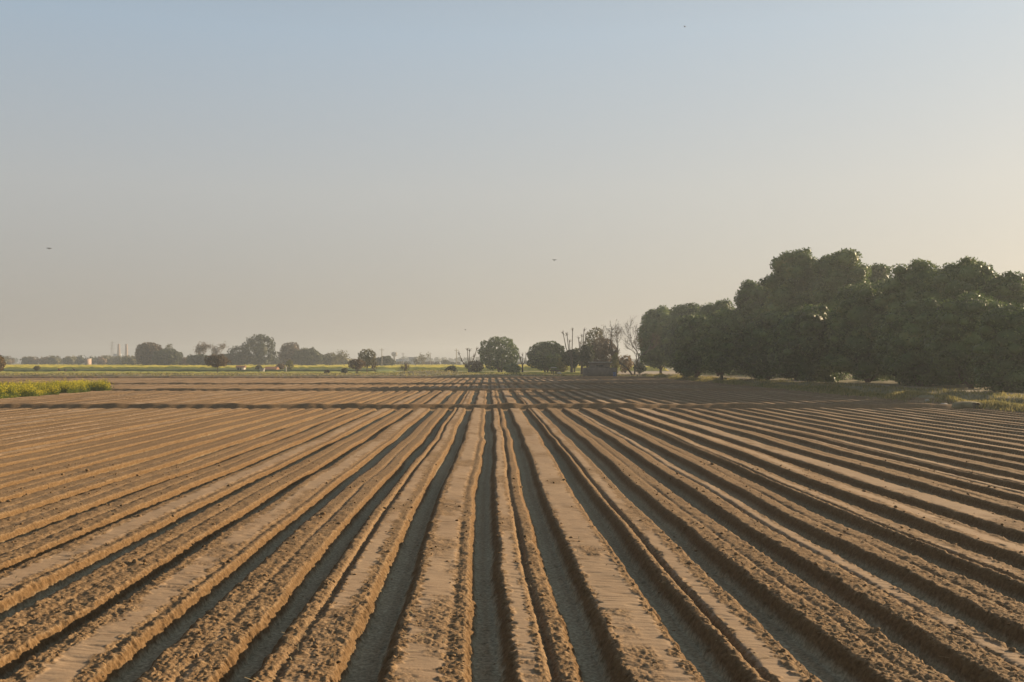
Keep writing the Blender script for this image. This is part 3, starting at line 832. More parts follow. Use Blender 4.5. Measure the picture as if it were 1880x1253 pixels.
px_tree('leafy_tree', 'tall thin-crowned tree with slender trunk at the bank beside the three-stemmed tree', 674, 18, 641, 240, 417, z0=1.6, leaves=1500, leaf=0.4, mat='olive', n=18, core=.4, lobe=.28, trunk_r=.1)
px_tree('leafy_tree', 'round dark tree below the lone power pole', 708, 18, 654, 440, 418, z0=0.4, leaves=2200, leaf=0.75, mat='green', n=18, core=.8, group=FARG)
px_tree('leafy_tree', 'narrow green tree just left of the round dark one', 683, 12, 656, 440, 419, z0=0.4, leaves=1000, leaf=0.75, mat='green', n=12, core=.7, group=FARG)
px_tree('shrub', 'small dark bush on the bank, leftmost of the pair before the three-stemmed tree', 600, 5, 679, 228, 420, z0=0.1, leaves=260, leaf=0.25, mat='brown', n=6, core=.8, cat='shrub')
px_tree('shrub', 'rounded bluish-green bush on the bank beside the three-stemmed tree', 633, 7, 676, 228, 421, z0=0.1, leaves=420, leaf=0.25, mat='green', n=7, core=.8, cat='shrub')
branch_tree('sapling', 'brown dry sapling on the bank under the round dark tree', gx(689, 232), 232, gz(668, 232), 422, .3, 4, .06, forks=3, leafn=260, leaf=.25, leafmat='brown')
branch_tree('sapling', 'bushy bare sapling at the left foot of the grassy mound', gx(739, 226), 226, gz(668, 226), 423, .4, 4, .06, forks=4, leafn=420, leaf=.25, leafmat='brown')
branch_tree('bare_tree', 'faint bare tree in front of the grey block', gx(763, 420), 420, gz(656, 420), 424, .42, 5, .16, forks=3, leafn=160, leaf=.5, leafmat='olive', mat='palebark', group='thin bare trees in the middle distance')
branch_tree('bare_tree', 'faint spreading tree right of the grey block', gx(775, 430), 430, gz(650, 430), 425, .5, 5, .16, forks=3, leafn=300, leaf=.5, leafmat='olive', mat='palebark', group='thin bare trees in the middle distance')
px_tree('leafy_tree', 'small hazy two-tiered tree left of the dark mound bush', 817, 9, 661, 600, 426, z0=1.0, leaves=420, leaf=0.8, mat='green', n=10, core=.5, group=FARG)
px_tree('leafy_tree', 'low hazy brownish tree at the foot of the middle power pole', 790, 13, 664, 600, 427, z0=0.2, leaves=500, leaf=0.8, mat='brown', n=10, core=.5, group=FARG)
px_tree('autumn_tree', 'rusty orange tree cut by the left picture edge', -6, 15, 652, 236, 428, z0=0.2, leaves=1900, leaf=0.36, mat='rust', n=16, core=.7, trunk_r=.1)
px_tree('small_tree', 'small leaning tree alone in the crops near the left edge', 68, 6, 672, 262, 429, z0=0.7, leaves=420, leaf=0.35, mat='olive', n=8, core=.5, trunk_r=.07)


def treeline(name, label, px0, px1, Y0, Y1, hmin, hmax, seed, mat, dens, leaf):
    g = np.random.default_rng(seed)
    ch = []
    n = int((px1 - px0) / FPX * Y0 / dens)
    for i in range(n):
        Y = g.uniform(Y0, Y1); X = gx(px0 + (px1 - px0) * (i + g.uniform(0, 1)) / n, (Y0 + Y1) / 2)
        h = hmin + (hmax - hmin) * vn(np.array([X * 0.02]), np.array([seed * 1.0]), 3)[0] * g.uniform(.75, 1.25); w = h * g.uniform(.45, .8)
        lobes = crown_lobes(w, w, 0.0, h, 8, g, lobe=.5)
        P, Nn = shell_points(lobes, 130, g)
        mi = int(g.integers(0, len(mat)))
        v, f = leaf_quads(P, Nn, leaf, leaf * .7, g); ch.append((v, f, mi))
        for j, l in enumerate(lobes[::2]):
            v, f = blob(l[:3], np.array(l[3:6]) * .9, 1, .15, seed + j); ch.append((v, f, mi))
        for c in range(len(ch) - 1, -1, -1):
            if len(ch[c]) == 3 and c >= len(ch) - 6 and not ch[c][0].flags.writeable is None:
                break
        k = 1 + len(lobes[::2])
        for c in range(len(ch) - k, len(ch)):
            v, f, q = ch[c]; ch[c] = (v + np.array([X, Y, -0.1]), f, q)
    o = put(name, make_mesh(name, ch, [M[m] for m in mat]))
    kind(o, 'stuff')
    return tag(o, label, 'trees')


treeline('distant_hedge', 'long low hazy belt of mixed trees behind the mustard at the far left', -120, 262, 640, 700, 5.6, 8.6, 500, ['green', 'olive', 'brown', 'olive'], 2.4, 1.0)
treeline('back_hedge', 'hazy mixed scrub filling the gaps behind the far left trees', 236, 640, 520, 575, 4.6, 7.6, 503, ['olive', 'green', 'brown', 'olive'], 2.2, 0.9)
treeline('low_hedge', 'low hazy scrub behind the round dark tree and power pole', 640, 720, 540, 575, 2.8, 4.6, 504, ['olive', 'brown', 'olive'], 2.2, 0.9)
treeline('distant_woods', 'faint continuous line of woods along the horizon', -150, 2050, 1250, 1400, 5.5, 9.5, 501, ['green', 'olive'], 7.0, 1.8)
treeline('far_scrub', 'hazy scrub line at the back of the mustard field behind the hut', 560, 1260, 560, 620, 2.6, 4.6, 502, ['green', 'olive', 'brown'], 3.0, 0.9)

# ------------------------------------------------------------------ mustard strip at the left, grass on the bank
def plant_strip(name, label, cat, n, xf, hf, flower, seed, lsize=0.13):
    g = np.random.default_rng(seed)
    P = xf(g, n); n = len(P)
    H = hf(P, g)
    ch = []
    # stems with leaves up to 60 % and flowers above
    k = 5
    Q = np.repeat(P, k, 0); h = np.repeat(H, k); z = h * g.uniform(0.02, 0.75, len(Q))
    L3 = np.stack([Q[:, 0] + g.normal(0, .1, len(Q)), Q[:, 1] + g.normal(0, .1, len(Q)), z], 1)
    v, f = leaf_quads(L3, g.normal(0, 1, L3.shape) * [1, 1, .5], lsize, lsize * .5, g); ch.append((v, f, 0))
    e = np.stack([P[:, 0] + g.normal(0, .06, n), P[:, 1] + g.normal(0, .06, n), H], 1)
    s = np.stack([P[:, 0], P[:, 1], np.zeros(n)], 1); w = np.array([.008, 0, 0])
    v = np.stack([s - w, s + w, e + w * .5, e - w * .5], 1).reshape(-1, 3); ch.append((v, np.arange(4 * n).reshape(n, 4), 0))
    if flower > 0:
        m = g.random(n) < flower
        Q = np.repeat(P[m], 6, 0); h = np.repeat(H[m], 6)
        L3 = np.stack([Q[:, 0] + g.normal(0, .09, len(Q)), Q[:, 1] + g.normal(0, .09, len(Q)), h * g.uniform(.62, 1.06, len(Q))], 1)
        v, f = leaf_quads(L3, g.normal(0, 1, L3.shape), .075, .06, g); ch.append((v, f, 1))
    o = put(name, make_mesh(name, ch, [M['crop'], M['flower']]))
    kind(o, 'stuff')
    return tag(o, label, cat)


def xf_m(g, n):
    Y = g.uniform(79.0, 103.0, n); e = g.exponential(2.8, n)
    P = np.stack([-37.2 - e + (vn(Y * .3, 1.2, 2) - .5) * 2.2 + (vn(Y * 1.4, 4.2, 3) - .5) * 1.0, Y], 1)
    return P[vn(P[:, 0] * .45, P[:, 1] * .45, 6) + .25 * g.random(n) > .46]


def hf_m(P, g):
    gap = vn(P[:, 1] * 0.28, P[:, 0] * 0.1, 5)
    cl = vn(P[:, 0] * .8, P[:, 1] * .8, 1)
    return (0.42 + 0.50 * sstep((gap - .25) / .5) + .30 * cl) * g.uniform(.6, 1.15, len(P))


plant_strip('mustard_strip', 'strip of flowering yellow mustard standing in the ploughed field at left', 'mustard', 8500, xf_m, hf_m, 0.5, 601)
plant_strip('green_strip', 'low dense green plants beside the mustard at the left picture edge', 'plants', 4500,
            lambda g, n: np.stack([-36.5 - g.exponential(3.0, n), g.uniform(70.5, 80.5, n)], 1), lambda P, g: (0.35 + .35 * vn(P[:, 1] * .6, P[:, 0] * .5, 4)) * g.uniform(.6, 1.1, len(P)), 0.06, 602)


def grass(name, label, n, pf, zf, hmin, hmax, seed, mat='grass', w=0.02):
    g = np.random.default_rng(seed)
    P = pf(g, n); n = len(P)
    z = zf(P[:, 0], P[:, 1])
    h = g.uniform(hmin, hmax, n) * (0.5 + vn(P[:, 0] * .8, P[:, 1] * .5, 3))
    b = np.stack([P[:, 0], P[:, 1], z - .02], 1); a = g.uniform(0, 6.28, n)
    s = np.stack([np.cos(a), np.sin(a), 0 * a], 1) * (w * (0.7 + P[:, 1:2] / 110))
    lean = np.stack([g.normal(0, .35, n), g.normal(0, .35, n), np.ones(n)], 1) * h[:, None]
    v = np.stack([b - s, b + s, b + lean * .6 + s * .7, b + lean - s * .2], 1).reshape(-1, 3)
    o = put(name, make_mesh(name, [(v, np.arange(4 * n).reshape(n, 4))], M[mat]))
    kind(o, 'stuff')
    return tag(o, label, 'grass')


def pf_bank(g, n):
    Y = 52 + (g.random(n) ** 1.6) * 150
    X = FIELD_R + np.where(g.random(n) < .6, g.normal(1.2, .6, n), g.uniform(-.2, 6.6, n))
    k = vn(X * .5, Y * .25, 6) + .3 * g.random(n) > .40
    return np.stack([X, Y], 1)[k]


grass('bank_grass', 'dry yellow-green grass along the bank at the right field edge', 42000, pf_bank, bank_h, .14, .34, 611)
grass('mound_grass', 'rough olive grass on the far bank and mound', 9000, lambda g, n: np.stack([g.uniform(-120, 30, n), g.uniform(200.5, 230, n)], 1), far_bank_h, .1, .3, 612, 'grass', .05)

# clods lying loose on the near ridges
def clods():
    g = np.random.default_rng(621)
    n = 7000
    Y = 7 + 22 * g.random(n) ** 1.5
    u = g.uniform(-.53, .53, n); X = u * (Y + 4)
    h, cr, si, sd = field(X, Y, np.full(n, .015), np.full(n, .02))
    k = ((h > 0.17) & (cr < .3)) | (g.random(n) < .05)
    X, Y, h = X[k], Y[k], h[k]
    v0, f0 = ico(1)
    ch = []
    for i in range(len(X)):
        r = min(.008 + g.exponential(.006), .034) * (1.9 if g.random() < .025 else 1)
        v = v0 * (1 + .35 * g.normal(0, 1, (len(v0), 1)) * .5) * r * np.array([g.uniform(.8, 1.5), g.uniform(.8, 1.5), g.uniform(.5, .9)])
        ch.append((v + np.array([X[i], Y[i], h[i] + r * .2]), f0))
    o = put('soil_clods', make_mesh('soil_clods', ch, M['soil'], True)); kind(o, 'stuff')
    tag(o, 'loose soil clods scattered over the near ridge tops', 'clods')


clods()

def straw_litter():
    g = np.random.default_rng(631)
    n = 1500
    Y = 7 + 32 * g.random(n) ** 1.4; X = g.uniform(-.53, .53, n) * (Y + 4)
    h, cr, si, sd = field(X, Y, np.full(n, .015), np.full(n, .02))
    k = h > .1
    X, Y, h = X[k], Y[k], h[k]; n = len(X)
    a = g.uniform(0, 6.28, n); L_ = g.uniform(.03, .11, n)
    d = np.stack([np.cos(a) * L_, np.sin(a) * L_, g.uniform(0, .03, n)], 1); s_ = np.stack([-np.sin(a), np.cos(a), 0 * a], 1) * .0045
    b = np.stack([X, Y, h + .008], 1)
    v = np.stack([b - s_, b + s_, b + d + s_, b + d - s_], 1).reshape(-1, 3)
    o = put('straw_litter', make_mesh('straw_litter', [(v, np.arange(4 * n).reshape(n, 4))], M['straw'])); kind(o, 'stuff')
    tag(o, 'bits of dry straw scattered over the near ridges', 'straw')


straw_litter()

# ------------------------------------------------------------------ small things on the right bank
def stone(label, px, py, r, seed):
    Y = CAM_H * FPX / (py - VY); X = gx(px, Y)
    v, f = blob((0, 0, 0), (r * 1.35, r, r * .75), 2, .22, seed)
    o = put('stone', make_mesh('stone', [(v, f)], M['stone'], False), loc=(X, Y, float(bank_h(np.array([X]), np.array([Y]))[0]) + r * .35))
    tag(o, label, 'stone', 'pale stones on the bank')


stone('largest pale stone on the bank, left of the culvert', 1733, 750, .22, 1)
stone('pale stone up the bank, leftmost of the three stones', 1703, 745, .13, 2)
stone('flat greenish-white stone just behind the largest one', 1741, 746, .12, 3)

Yc = 63.5; Xc = gx(1778, Yc)
t = thing('culvert', 'half-buried earth-covered culvert pipe with dark mouth on the bank', 'culvert', (Xc, Yc, 0.1), math.radians(20))
v, f = blob((0, 0, .12), (1.05, .9, .36), 3, .18, 9)
put('mound', make_mesh('mound', [(v, f)], M['bank'], True), t)
ang = np.linspace(0, 2 * np.pi, 20, endpoint=False)
ring = []
for (yy, rr_) in ((-.98, .24), (-.98, .19), (-.2, .19), (-.2, .24)):
    ring.append(np.stack([np.cos(ang) * rr_ - .25, np.full(20, yy), np.sin(ang) * rr_ + .16], 1))
v = np.concatenate(ring); f = []
for k in range(4):
    for j in range(20):
        f.append((k * 20 + j, k * 20 + (j + 1) % 20, ((k + 1) % 4) * 20 + (j + 1) % 20, ((k + 1) % 4) * 20 + j))
put('pipe', make_mesh('pipe', [(v, np.array(f))], M['bark'], True), t)

# ------------------------------------------------------------------ hut, cart, drum
Yh = 204.0
hx = lambda px: (px - 1103) / FPX * Yh
t = thing('brick_hut', 'low flat-roofed brick pump hut with walled tank at the far field edge', 'hut', (gx(1103, Yh), Yh, 0.0))
put('wall', make_mesh('wall', [box(hx(1086), hx(1122), 1.2, 5.0, -.1, 2.72)], M['brick']), t)
put('roof', make_mesh('roof', [box(hx(1084), hx(1125), .85, 5.4, 2.72, 2.95)], M['concrete']), t)
tk = [box(hx(1071), hx(1132), -.9, -.67, -.1, 1.75), box(hx(1071), hx(1071) + .23, -.67, 1.2, -.1, 1.74), box(hx(1132) - .23, hx(1132), -.67, 1.2, -.1, 1.74)]
put('tank_wall', make_mesh('tank_wall', tk, M['brick']), t)
vt = put('vent', make_mesh('vent', [box(hx(1096), hx(1109), 1.17, 1.25, 2.0, 2.3)], M['dark']), t)
put('sill', make_mesh('sill', [box(hx(1094), hx(1111), 1.10, 1.19, 1.9, 1.98)], M['concrete']), vt)
d = put('door', make_mesh('door', [box(hx(1113), hx(1119), 1.17, 1.22, 0, 1.9)], M['dark']), t)

Yd = 202.0
t = thing('plastic_drum', 'blue plastic drum standing at the right end of the hut tank', 'drum', (gx(1128.5, Yd), Yd, 0.0))
a = np.linspace(0, 2 * np.pi, 20, endpoint=False)
prof = [(.28, 0), (.30, .05), (.30, .3), (.315, .33), (.30, .36), (.30, .62), (.315, .65), (.30, .68), (.30, .9), (.27, .96), (.0, .965)]
v = np.concatenate([np.stack([np.cos(a) * r, np.sin(a) * r, np.full(20, z)], 1) for r, z in prof])
f = np.array([(k * 20 + j, k * 20 + (j + 1) % 20, (k + 1) * 20 + (j + 1) % 20, (k + 1) * 20 + j) for k in range(len(prof) - 1) for j in range(20)])
put('barrel', make_mesh('barrel', [(v, f)], M['blue'], True), t)
put('lid', make_mesh('lid', [(np.concatenate([np.stack([np.cos(a) * r, np.sin(a) * r, np.full(20, z)], 1) for r, z in ((.285, .94), (.285, 1.0), (0, 1.0))]), f[:40])], M['dark'], True), t)

Yk = 236.0
t = thing('farm_cart', 'small dark cart with pale canopy parked before the smaller round mango', 'cart', (gx(1018, Yk), Yk, 0.15))
put('bed', make_mesh('bed', [box(-1.1, 1.3, -.6, .6, .55, .70), box(-1.1, -1.05, -.6, .6, .7, 1.0), box(-1.05, 1.3, -.6, -.56, .7, .95), box(-1.05, 1.3, .56, .6, .7, .95)], M['bark']), t)
cv = []
for k in range(7):
    z = 1.42 + .12 * math.sin(math.pi * k / 6); cv.append(((-.85), -.65 + 1.3 * k / 6, z)); cv.append((.45, -.65 + 1.3 * k / 6, z))
put('canopy', make_mesh('canopy', [(np.array(cv), np.array([(2 * k, 2 * k + 1, 2 * k + 3, 2 * k + 2) for k in range(6)])), (np.array(cv) - [0, 0, .05], np.array([(2 * k, 2 * k + 2, 2 * k + 3, 2 * k + 1) for k in range(6)]))], M['white']), t)
for sx in (-.8, .4):
    for sy in (-.58, .58):
        put('post', make_mesh('post', tube([(sx, sy, .7), (sx, sy, 1.43)], [.03, .03], 6), M['steel']), t)
put('shaft', make_mesh('shaft', tube([(1.3, -.3, .62), (1.9, -.3, .5), (2.4, -.3, .45)], [.04, .04, .03], 6) + tube([(1.3, .3, .62), (1.9, .3, .5), (2.4, .3, .45)], [.04, .04, .03], 6), M['bark']), t)
aw = np.linspace(0, 2 * np.pi, 25)[:-1]
for sx in (-.45, .55):
    for sy in (-.68, .68):
        pts = np.stack([np.cos(aw) * .34 + sx, np.full(24, sy), np.sin(aw) * .34 + .34], 1)
        wv = np.concatenate([pts + [0, .05, 0], pts - [0, .05, 0], (pts - [sx, sy, .34]) * .75 + [sx, sy - .05, .34], (pts - [sx, sy, .34]) * .75 + [sx, sy + .05, .34]])
        wf = np.array([(k * 24 + j, k * 24 + (j + 1) % 24, ((k + 1) % 4) * 24 + (j + 1) % 24, ((k + 1) % 4) * 24 + j) for k in range(4) for j in range(24)])
        wch = [(wv, wf)]
        for s6 in range(3):
            c6 = math.cos(s6 * 1.047) * .3; d6 = math.sin(s6 * 1.047) * .3
            wch += tube([(sx - c6, sy, .34 - d6), (sx + c6, sy, .34 + d6)], [.025, .025], 5)
        put('wheel', make_mesh('wheel', wch, M['dark']), t)
o = put('feed_sack', make_mesh('feed_sack', [blob((0, 0, .22), (.6, .4, .28), 3, .1, 3)], M['white'], True), loc=(gx(1026, 236), 234.6, 0.1))
tag(o, 'pale sack lying on the ground right of the cart', 'sack')

# ------------------------------------------------------------------ far buildings, chimneys, poles
def house(name, label, px0, px1, top, Y, zb, wall, roofmat, pitched, cat='house', depth=5.0, windows=2, pitch=1.0, door=True):
    w = (px1 - px0) / FPX * Y; h = gz(top, Y)
    t = thing(name, label, cat, (gx((px0 + px1) / 2, Y), Y, zb))
    h -= zb
    eave = h - pitch if pitched else h - .25
    put('wall', make_mesh('wall', [box(-w / 2, w / 2, 0, depth, 0, eave)], M[wall]), t)
    if pitched:
        o_ = .3
        v = np.array([(-w / 2 - o_, -o_, eave - .1), (w / 2 + o_, -o_, eave - .1), (w / 2 + o_, depth / 2, h), (-w / 2 - o_, depth / 2, h), (w / 2 + o_, depth + o_, eave - .1), (-w / 2 - o_, depth + o_, eave - .1)])
        f = np.array([(0, 1, 2, 3), (3, 2, 4, 5)]); f3 = np.array([(1, 4, 2), (0, 3, 5)]); fb = np.array([(0, 5, 4, 1)])
        put('roof', make_mesh('roof', [(v, f), (v, f3), (v, fb)], M[roofmat]), t)
    else:
        put('roof', make_mesh('roof', [box(-w / 2 - .15, w / 2 + .15, -.15, depth + .15, eave, h)], M[roofmat]), t)
    for k in range(windows):
        x = -w / 2 + w * (k + 1) / (windows + 1) + (0.12 * w if door else 0)
        put('window', make_mesh('window', [box(x - min(.5, w * .08), x + min(.5, w * .08), -.05, .1, eave * .45, eave * .75)], M['dark']), t)
    if door:
        put('door', make_mesh('door', [box(-w * .36, -w * .36 + min(.9, w * .25), -.05, .1, 0.02, min(2.0, eave * .8))], M['dark']), t)
    return t


house('white_hut', 'small white-walled hut low in the crops under the tall open-crowned tree', 434, 447, 671.5, 288, 0, 'white', 'tile', True, depth=2.5, windows=1, pitch=.4)
house('tiled_shed', 'low shed with sagging red tiled roof beside the crops', 486, 505, 673.5, 288, 0, 'concrete', 'tile', True, depth=5, windows=1, pitch=.75, cat='shed')
house('water_trough', 'small white block in front of the red-roofed shed', 477, 484, 677, 282, 0, 'white', 'white', False, depth=1.0, windows=0, cat='trough', door=False)
house('brick_house', 'tiny orange brick house in the hazy hedge at far left', 156, 161, 658.5, 632, 0, 'stack', 'concrete', False, depth=6, windows=1)
house('long_building', 'long low bluish factory shed on the horizon', 727, 750, 660, 820, 0, 'bluewall', 'greywall', False, depth=20, windows=4, cat='building')
house('tall_block', 'grey square block right of the long bluish shed', 750.5, 766, 656, 800, 0, 'greywall', 'greywall', False, depth=14, windows=3, cat='building')
house('white_house', 'white low house at the edge of the mustard below the grey block', 768, 776, 671, 560, 0, 'white', 'blue', False, depth=5, windows=2)
house('white_house', 'white low house right of the middle power pole', 799, 808, 671, 560, 0, 'white', 'blue', False, depth=5, windows=2)
house('blue_house', 'bluish low house between the dark bush and the fanned pollard', 838, 849, 668, 560, 0, 'bluewall', 'greywall', False, depth=5, windows=2)

Yq = 1150.0
for px, lab in ((218, 'brick chimney nearer the pylon, left of the twin chimneys'), (232, 'brick chimney beside the big brownish tree, right of the twin chimneys')):
    t = thing('chimney', lab, 'chimney', (gx(px, Yq), Yq, 0), 0, 'twin kiln chimneys')
    hh = gz(632, Yq); a = np.linspace(0, 2 * np.pi, 16, endpoint=False)
    prof = [(2.3, 0), (1.9, hh * .3), (1.5, hh * .7), (1.2, hh), (.8, hh), (.8, hh - 1.5)]
    v = np.concatenate([np.stack([np.cos(a) * r, np.sin(a) * r, np.full(16, z)], 1) for r, z in prof])
    f = np.array([(k * 16 + j, k * 16 + (j + 1) % 16, (k + 1) * 16 + (j + 1) % 16, (k + 1) * 16 + j) for k in range(len(prof) - 1) for j in range(16)])
    put('shaft', make_mesh('shaft', [(v, f)], M['stack'], True), t)
    pr = [(2.6, -.1), (2.6, 2.0), (2.25, 2.3)]
    v = np.concatenate([np.stack([np.cos(a) * r, np.sin(a) * r, np.full(16, z)], 1) for r, z in pr])
    put('base', make_mesh('base', [(v, f[:32])], M['concrete']), t)
house('kiln_shed', 'hazy bluish building at the foot of the twin chimneys', 208, 217, 650, 1170, 0, 'bluewall', 'greywall', False, depth=12, windows=2, cat='building')

t = thing('pylon', 'thin lattice power pylon left of the twin chimneys', 'pylon', (gx(206, Yq), Yq, 0))
hp = gz(626, Yq); ch = []
for sx in (-1, 1):
    for sy in (-1, 1):
        ch += tube([(sx * 2.2, sy * 2.2, 0), (sx * .9, sy * .9, hp * .6), (sx * .15, sy * .15, hp)], [.16, .13, .1], 4)
for k in range(9):
    z0, z1 = hp * k / 10, hp * (k + 1) / 10; r0, r1 = 2.2 * (1 - k / 10) + .1, 2.2 * (1 - (k + 1) / 10) + .1
    for s in (-1, 1):
        ch += tube([(-s * r0, -r0, z0), (s * r1, -r1, z1)], [.07, .07], 3); ch += tube([(-r0, -s * r0, z0), (-r1, s * r1, z1)], [.07, .07], 3)
put('mast', make_mesh('mast', ch, M['steel']), t)
for zf in (.66, .78, .9):
    put('crossarm', make_mesh('crossarm', tube([(-3.2, 0, hp * zf), (0, 0, hp * zf + .5), (3.2, 0, hp * zf)], [.1, .16, .1], 4), M['steel']), t)


def pole(label, px, top, Y):
    h = gz(top, Y)
    t = thing('power_pole', label, 'pole', (gx(px, Y), Y, 0), 0, 'power poles along the horizon')
    put('post', make_mesh('post', tube([(0, 0, -.1), (0, 0, h * .5), (0, 0, h)], [.2, .17, .13], 8), M['concrete']), t)
    put('crossarm', make_mesh('crossarm', [box(-.9, .9, -.06, .06, h - .7, h - .58)], M['steel']), t)
    for x in (-.8, 0, .8):
        z = h - .58 if x else h
        put('insulator', make_mesh('insulator', tube([(x, 0, z), (x, 0, z + .22)], [.06, .05], 6), M['white']), t)


pole('power pole rising out of the round dark tree', 701, 640, 420)
pole('power pole in front of the long bluish shed', 740, 648, 560)
pole('power pole above the low hazy brownish tree', 790, 648, 560)
pole('power pole just left of the fanned pollard', 838, 641, 440)

Yw = 880.0
t = thing('water_tower', 'hazy round water tank on a stem above the long shed', 'water tower', (gx(724, Yw), Yw, 0))
a = np.linspace(0, 2 * np.pi, 20, endpoint=False)
z0, z1 = gz(655, Yw), gz(646.5, Yw)
prof = [(.9, z0), (2.2, z0 + .6), (2.5, z0 + 1.4), (2.5, z1 - 1.0), (1.8, z1 - .3), (0, z1)]
v = np.concatenate([np.stack([np.cos(a) * r, np.sin(a) * r, np.full(20, z)], 1) for r, z in prof])
f = np.array([(k * 20 + j, k * 20 + (j + 1) % 20, (k + 1) * 20 + (j + 1) % 20, (k + 1) * 20 + j) for k in range(len(prof) - 1) for j in range(20)])
put('tank', make_mesh('tank', [(v, f)], M['concrete'], True), t)
put('stem', make_mesh('stem', tube([(0, 0, 0), (0, 0, z0 * .5), (0, 0, z0 + .2)], [1.1, .8, .8], 12), M['concrete'], True), t)

t = thing('boundary_post', 'white-painted post under the yellowish tree right of the red-roofed shed', 'post', (gx(525, 284), 284, 0))
put('shaft', make_mesh('shaft', [box(-.16, .16, -.16, .16, 0, gz(674, 284))], M['white']), t)
zc = gz(674, 284)
put('cap', make_mesh('cap', [(np.array([(-.22, -.22, zc), (.22, -.22, zc), (.22, .22, zc), (-.22, .22, zc), (0, 0, zc + .2)]), np.array([(0, 1, 4), (1, 2, 4), (2, 3, 4), (3, 0, 4)]))], M['white']), t)
px_tree('shrub', 'yellowish slender tree behind the white post', 531, 8, 662, 300, 431, z0=0.4, leaves=600, leaf=0.4, mat='lime', n=9, core=.4, cat='shrub')
px_tree('shrub', 'dark bush between the red-roofed shed and the white post', 514, 9, 668, 296, 432, z0=0.2, leaves=600, leaf=0.4, mat='brown', n=9, core=.7, cat='shrub')
px_tree('shrub', 'olive shrub left of the red-roofed shed', 475, 7, 671, 296, 433, z0=0.2, leaves=400, leaf=0.4, mat='olive', n=8, core=.7, cat='shrub')


# ------------------------------------------------------------------ people stooping in the crops, birds
def person(label, px, Y, cloth, rz, zb):
    t = thing('person', label, 'person', (gx(px, Y), Y, zb), rz, 'farm workers in the crops')
    import bmesh
    J = [(0, 0, .78), (.10, 0, .74), (.10, .10, .42), (.10, -.02, .06), (.10, .12, .03),       # pelvis, right hip, knee, ankle, toe
         (-.10, 0, .74), (-.10, .12, .42), (-.10, 0, .06), (-.10, .14, .03),
         (0, .16, .93), (0, .36, 1.05), (0, .45, 1.10), (0, .56, 1.12),                          # waist, chest, neck, head
         (.17, .34, 1.02), (.19, .40, .74), (.14, .52, .52), (.13, .55, .44),
         (-.17, .34, 1.02), (-.19, .42, .74), (-.14, .55, .54), (-.13, .58, .46)]
    E = [(0, 1), (1, 2), (2, 3), (3, 4), (0, 5), (5, 6), (6, 7), (7, 8), (0, 9), (9, 10), (10, 11), (11, 12), (10, 13), (13, 14), (14, 15), (15, 16), (10, 17), (17, 18), (18, 19), (19, 20)]
    R = [.13, .10, .07, .045, .04, .10, .07, .045, .04, .13, .15, .06, .105, .065, .05, .038, .035, .065, .05, .038, .035]
    me = bpy.data.meshes.new('body'); me.from_pydata(J, E, [])
    o = put('body', me, t)
    md = o.modifiers.new('skin', 'SKIN'); sb = o.modifiers.new('sub', 'SUBSURF'); sb.levels = 1; sb.render_levels = 1
    lay = me.skin_vertices[0].data if me.skin_vertices else None
    if lay is None:
        bm = bmesh.new(); bm.from_mesh(me); bm.verts.layers.skin.verify(); bm.to_mesh(me); bm.free(); lay = me.skin_vertices[0].data
    for i, r in enumerate(R):
        lay[i].radius = (r, r); lay[i].use_root = (i == 0)
    me.materials.append(M['skin'])
    sh = []
    sh += tube([(0, -.04, .72), (0, .10, .88), (0, .24, 1.0), (0, .38, 1.07)], [.17, .185, .20, .13], 12)
    for s in (-1, 1):
        sh += tube([(s * .15, .33, 1.03), (s * .19, .38, .86), (s * .19, .42, .70)], [.09, .08, .075], 8)
    put('shirt', make_mesh('shirt', sh, M[cloth], True), t)
    tr = []
    for s in (-1, 1):
        tr += tube([(s * .07, -.02, .82), (s * .10, .04, .62), (s * .10, .09, .42), (s * .10, .01, .12)], [.13, .115, .09, .085], 10)
    put('trousers', make_mesh('trousers', tr, M['cloth'], True), t)
    v, f = blob((0, .58, 1.17), (.10, .115, .10), 2, .05, 2)
    put('headcloth', make_mesh('headcloth', [(v, f)], M[cloth], True), t)
    return t


person('person in maroon stooping in the crops, left of the darkest worker', 109.5, 276, 'cloth_red', .9, -.1)
person('person in dark clothes bent over in the crops, middle of the three', 118.5, 276, 'cloth', -.4, -.1)
person('person in dark clothes stooping alone, rightmost in the crops', 137.5, 278, 'cloth', 1.8, -.1)


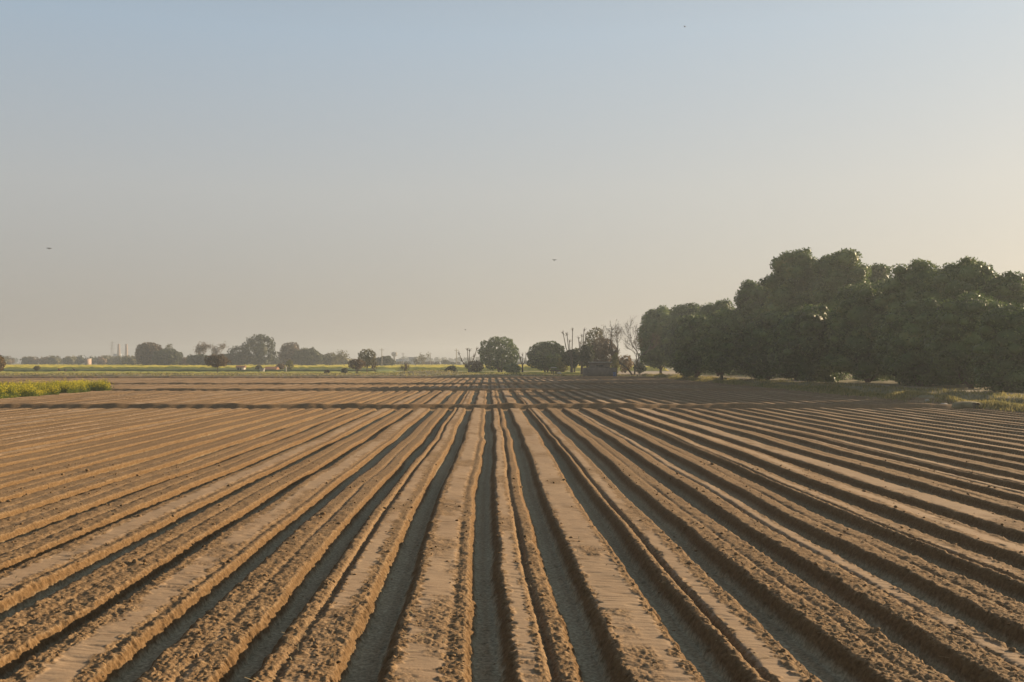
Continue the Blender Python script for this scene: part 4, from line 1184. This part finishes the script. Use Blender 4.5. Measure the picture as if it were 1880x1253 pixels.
def bird(label, px, py, Y, span, rz, flap, mat, tilt=0.0):
    s = span / 2
    t = thing('bird', label, 'bird', (gx(px, Y), Y, gz(py, Y)), rz, 'birds in flight')
    t.rotation_euler = (tilt, 0, rz)
    n = 10; a = np.linspace(0, 2 * np.pi, n, endpoint=False)
    prof = [(-.42, .0, 0), (-.40, .04, 0), (-.25, .12, .01), (0, .17, 0), (.22, .15, .0), (.34, .09, .03), (.42, .10, .05), (.50, .065, .05), (.62, .01, .04)]
    v = np.concatenate([np.stack([np.cos(a) * r, np.full(n, y), np.sin(a) * r + z], 1) for y, r, z in prof])
    f = [(k * n + j, k * n + (j + 1) % n, (k + 1) * n + (j + 1) % n, (k + 1) * n + j) for k in range(len(prof) - 1) for j in range(n)]
    ch = [(v * s, np.array(f))]
    for sg in (-1, 1):
        P = [(.05, .22, .04), (.05, -.16, .04), (.5, .26, .04 + flap * .5), (.5, -.20, .04 + flap * .5), (1.0, .05, .04 + flap), (.98, -.14, .04 + flap)]
        vt_ = np.array([(sg * x, y, z) for x, y, z in P] + [(sg * x, y, z - .025) for x, y, z in P]) * s
        ch.append((vt_, np.array([(0, 2, 3, 1), (2, 4, 5, 3), (6, 7, 9, 8), (8, 9, 11, 10), (0, 6, 8, 2), (2, 8, 10, 4), (1, 3, 9, 7), (3, 5, 11, 9), (4, 10, 11, 5)])))
    vt_ = np.array([(-.04, -.34, .01), (.04, -.34, .01), (.13, -.72, .01), (-.13, -.72, .01), (-.04, -.34, -.015), (.04, -.34, -.015), (.13, -.72, -.015), (-.13, -.72, -.015)]) * s
    ch.append((vt_, np.array([(0, 1, 2, 3), (7, 6, 5, 4), (0, 4, 5, 1), (1, 5, 6, 2), (2, 6, 7, 3), (3, 7, 4, 0)])))
    put('body', make_mesh('body', ch, M[mat]), t)


bird('dark bird gliding low over the far left fields', 90, 456.5, 120, .58, .5, .12, 'feather', .7)
bird('dark bird with raised wings above the round mango trees', 1017, 478, 130, .66, .35, .30, 'feather', .5)
bird('tiny dark bird just above the fanned pollard', 854, 606, 160, .46, 1.2, .3, 'feather', .8)
bird('pale faint bird high in the sky at upper right', 1257, 49.5, 62, .24, .8, .45, 'pale_feather', .6)

# ------------------------------------------------------------------ haze over the whole plain
m, nt, N, L = new_mat('haze_air')
out = N.new('ShaderNodeOutputMaterial'); pv = N.new('ShaderNodeVolumePrincipled')
pv.inputs['Color'].default_value = (0.60, 0.67, 0.73, 1)
pv.inputs['Density'].default_value = 0.0006
pv.inputs['Density Attribute'].default_value = ''
pv.inputs['Anisotropy'].default_value = 0.3
L.new(pv.outputs['Volume'], out.inputs['Volume'])
m.cycles.homogeneous_volume = True
hz = put('haze', make_mesh('haze', [box(-2400, 2400, -300, 2400, -1.3, 36)], m))
kind(hz, 'stuff')
tag(hz, 'thin warm dust haze lying over the whole plain', 'haze')
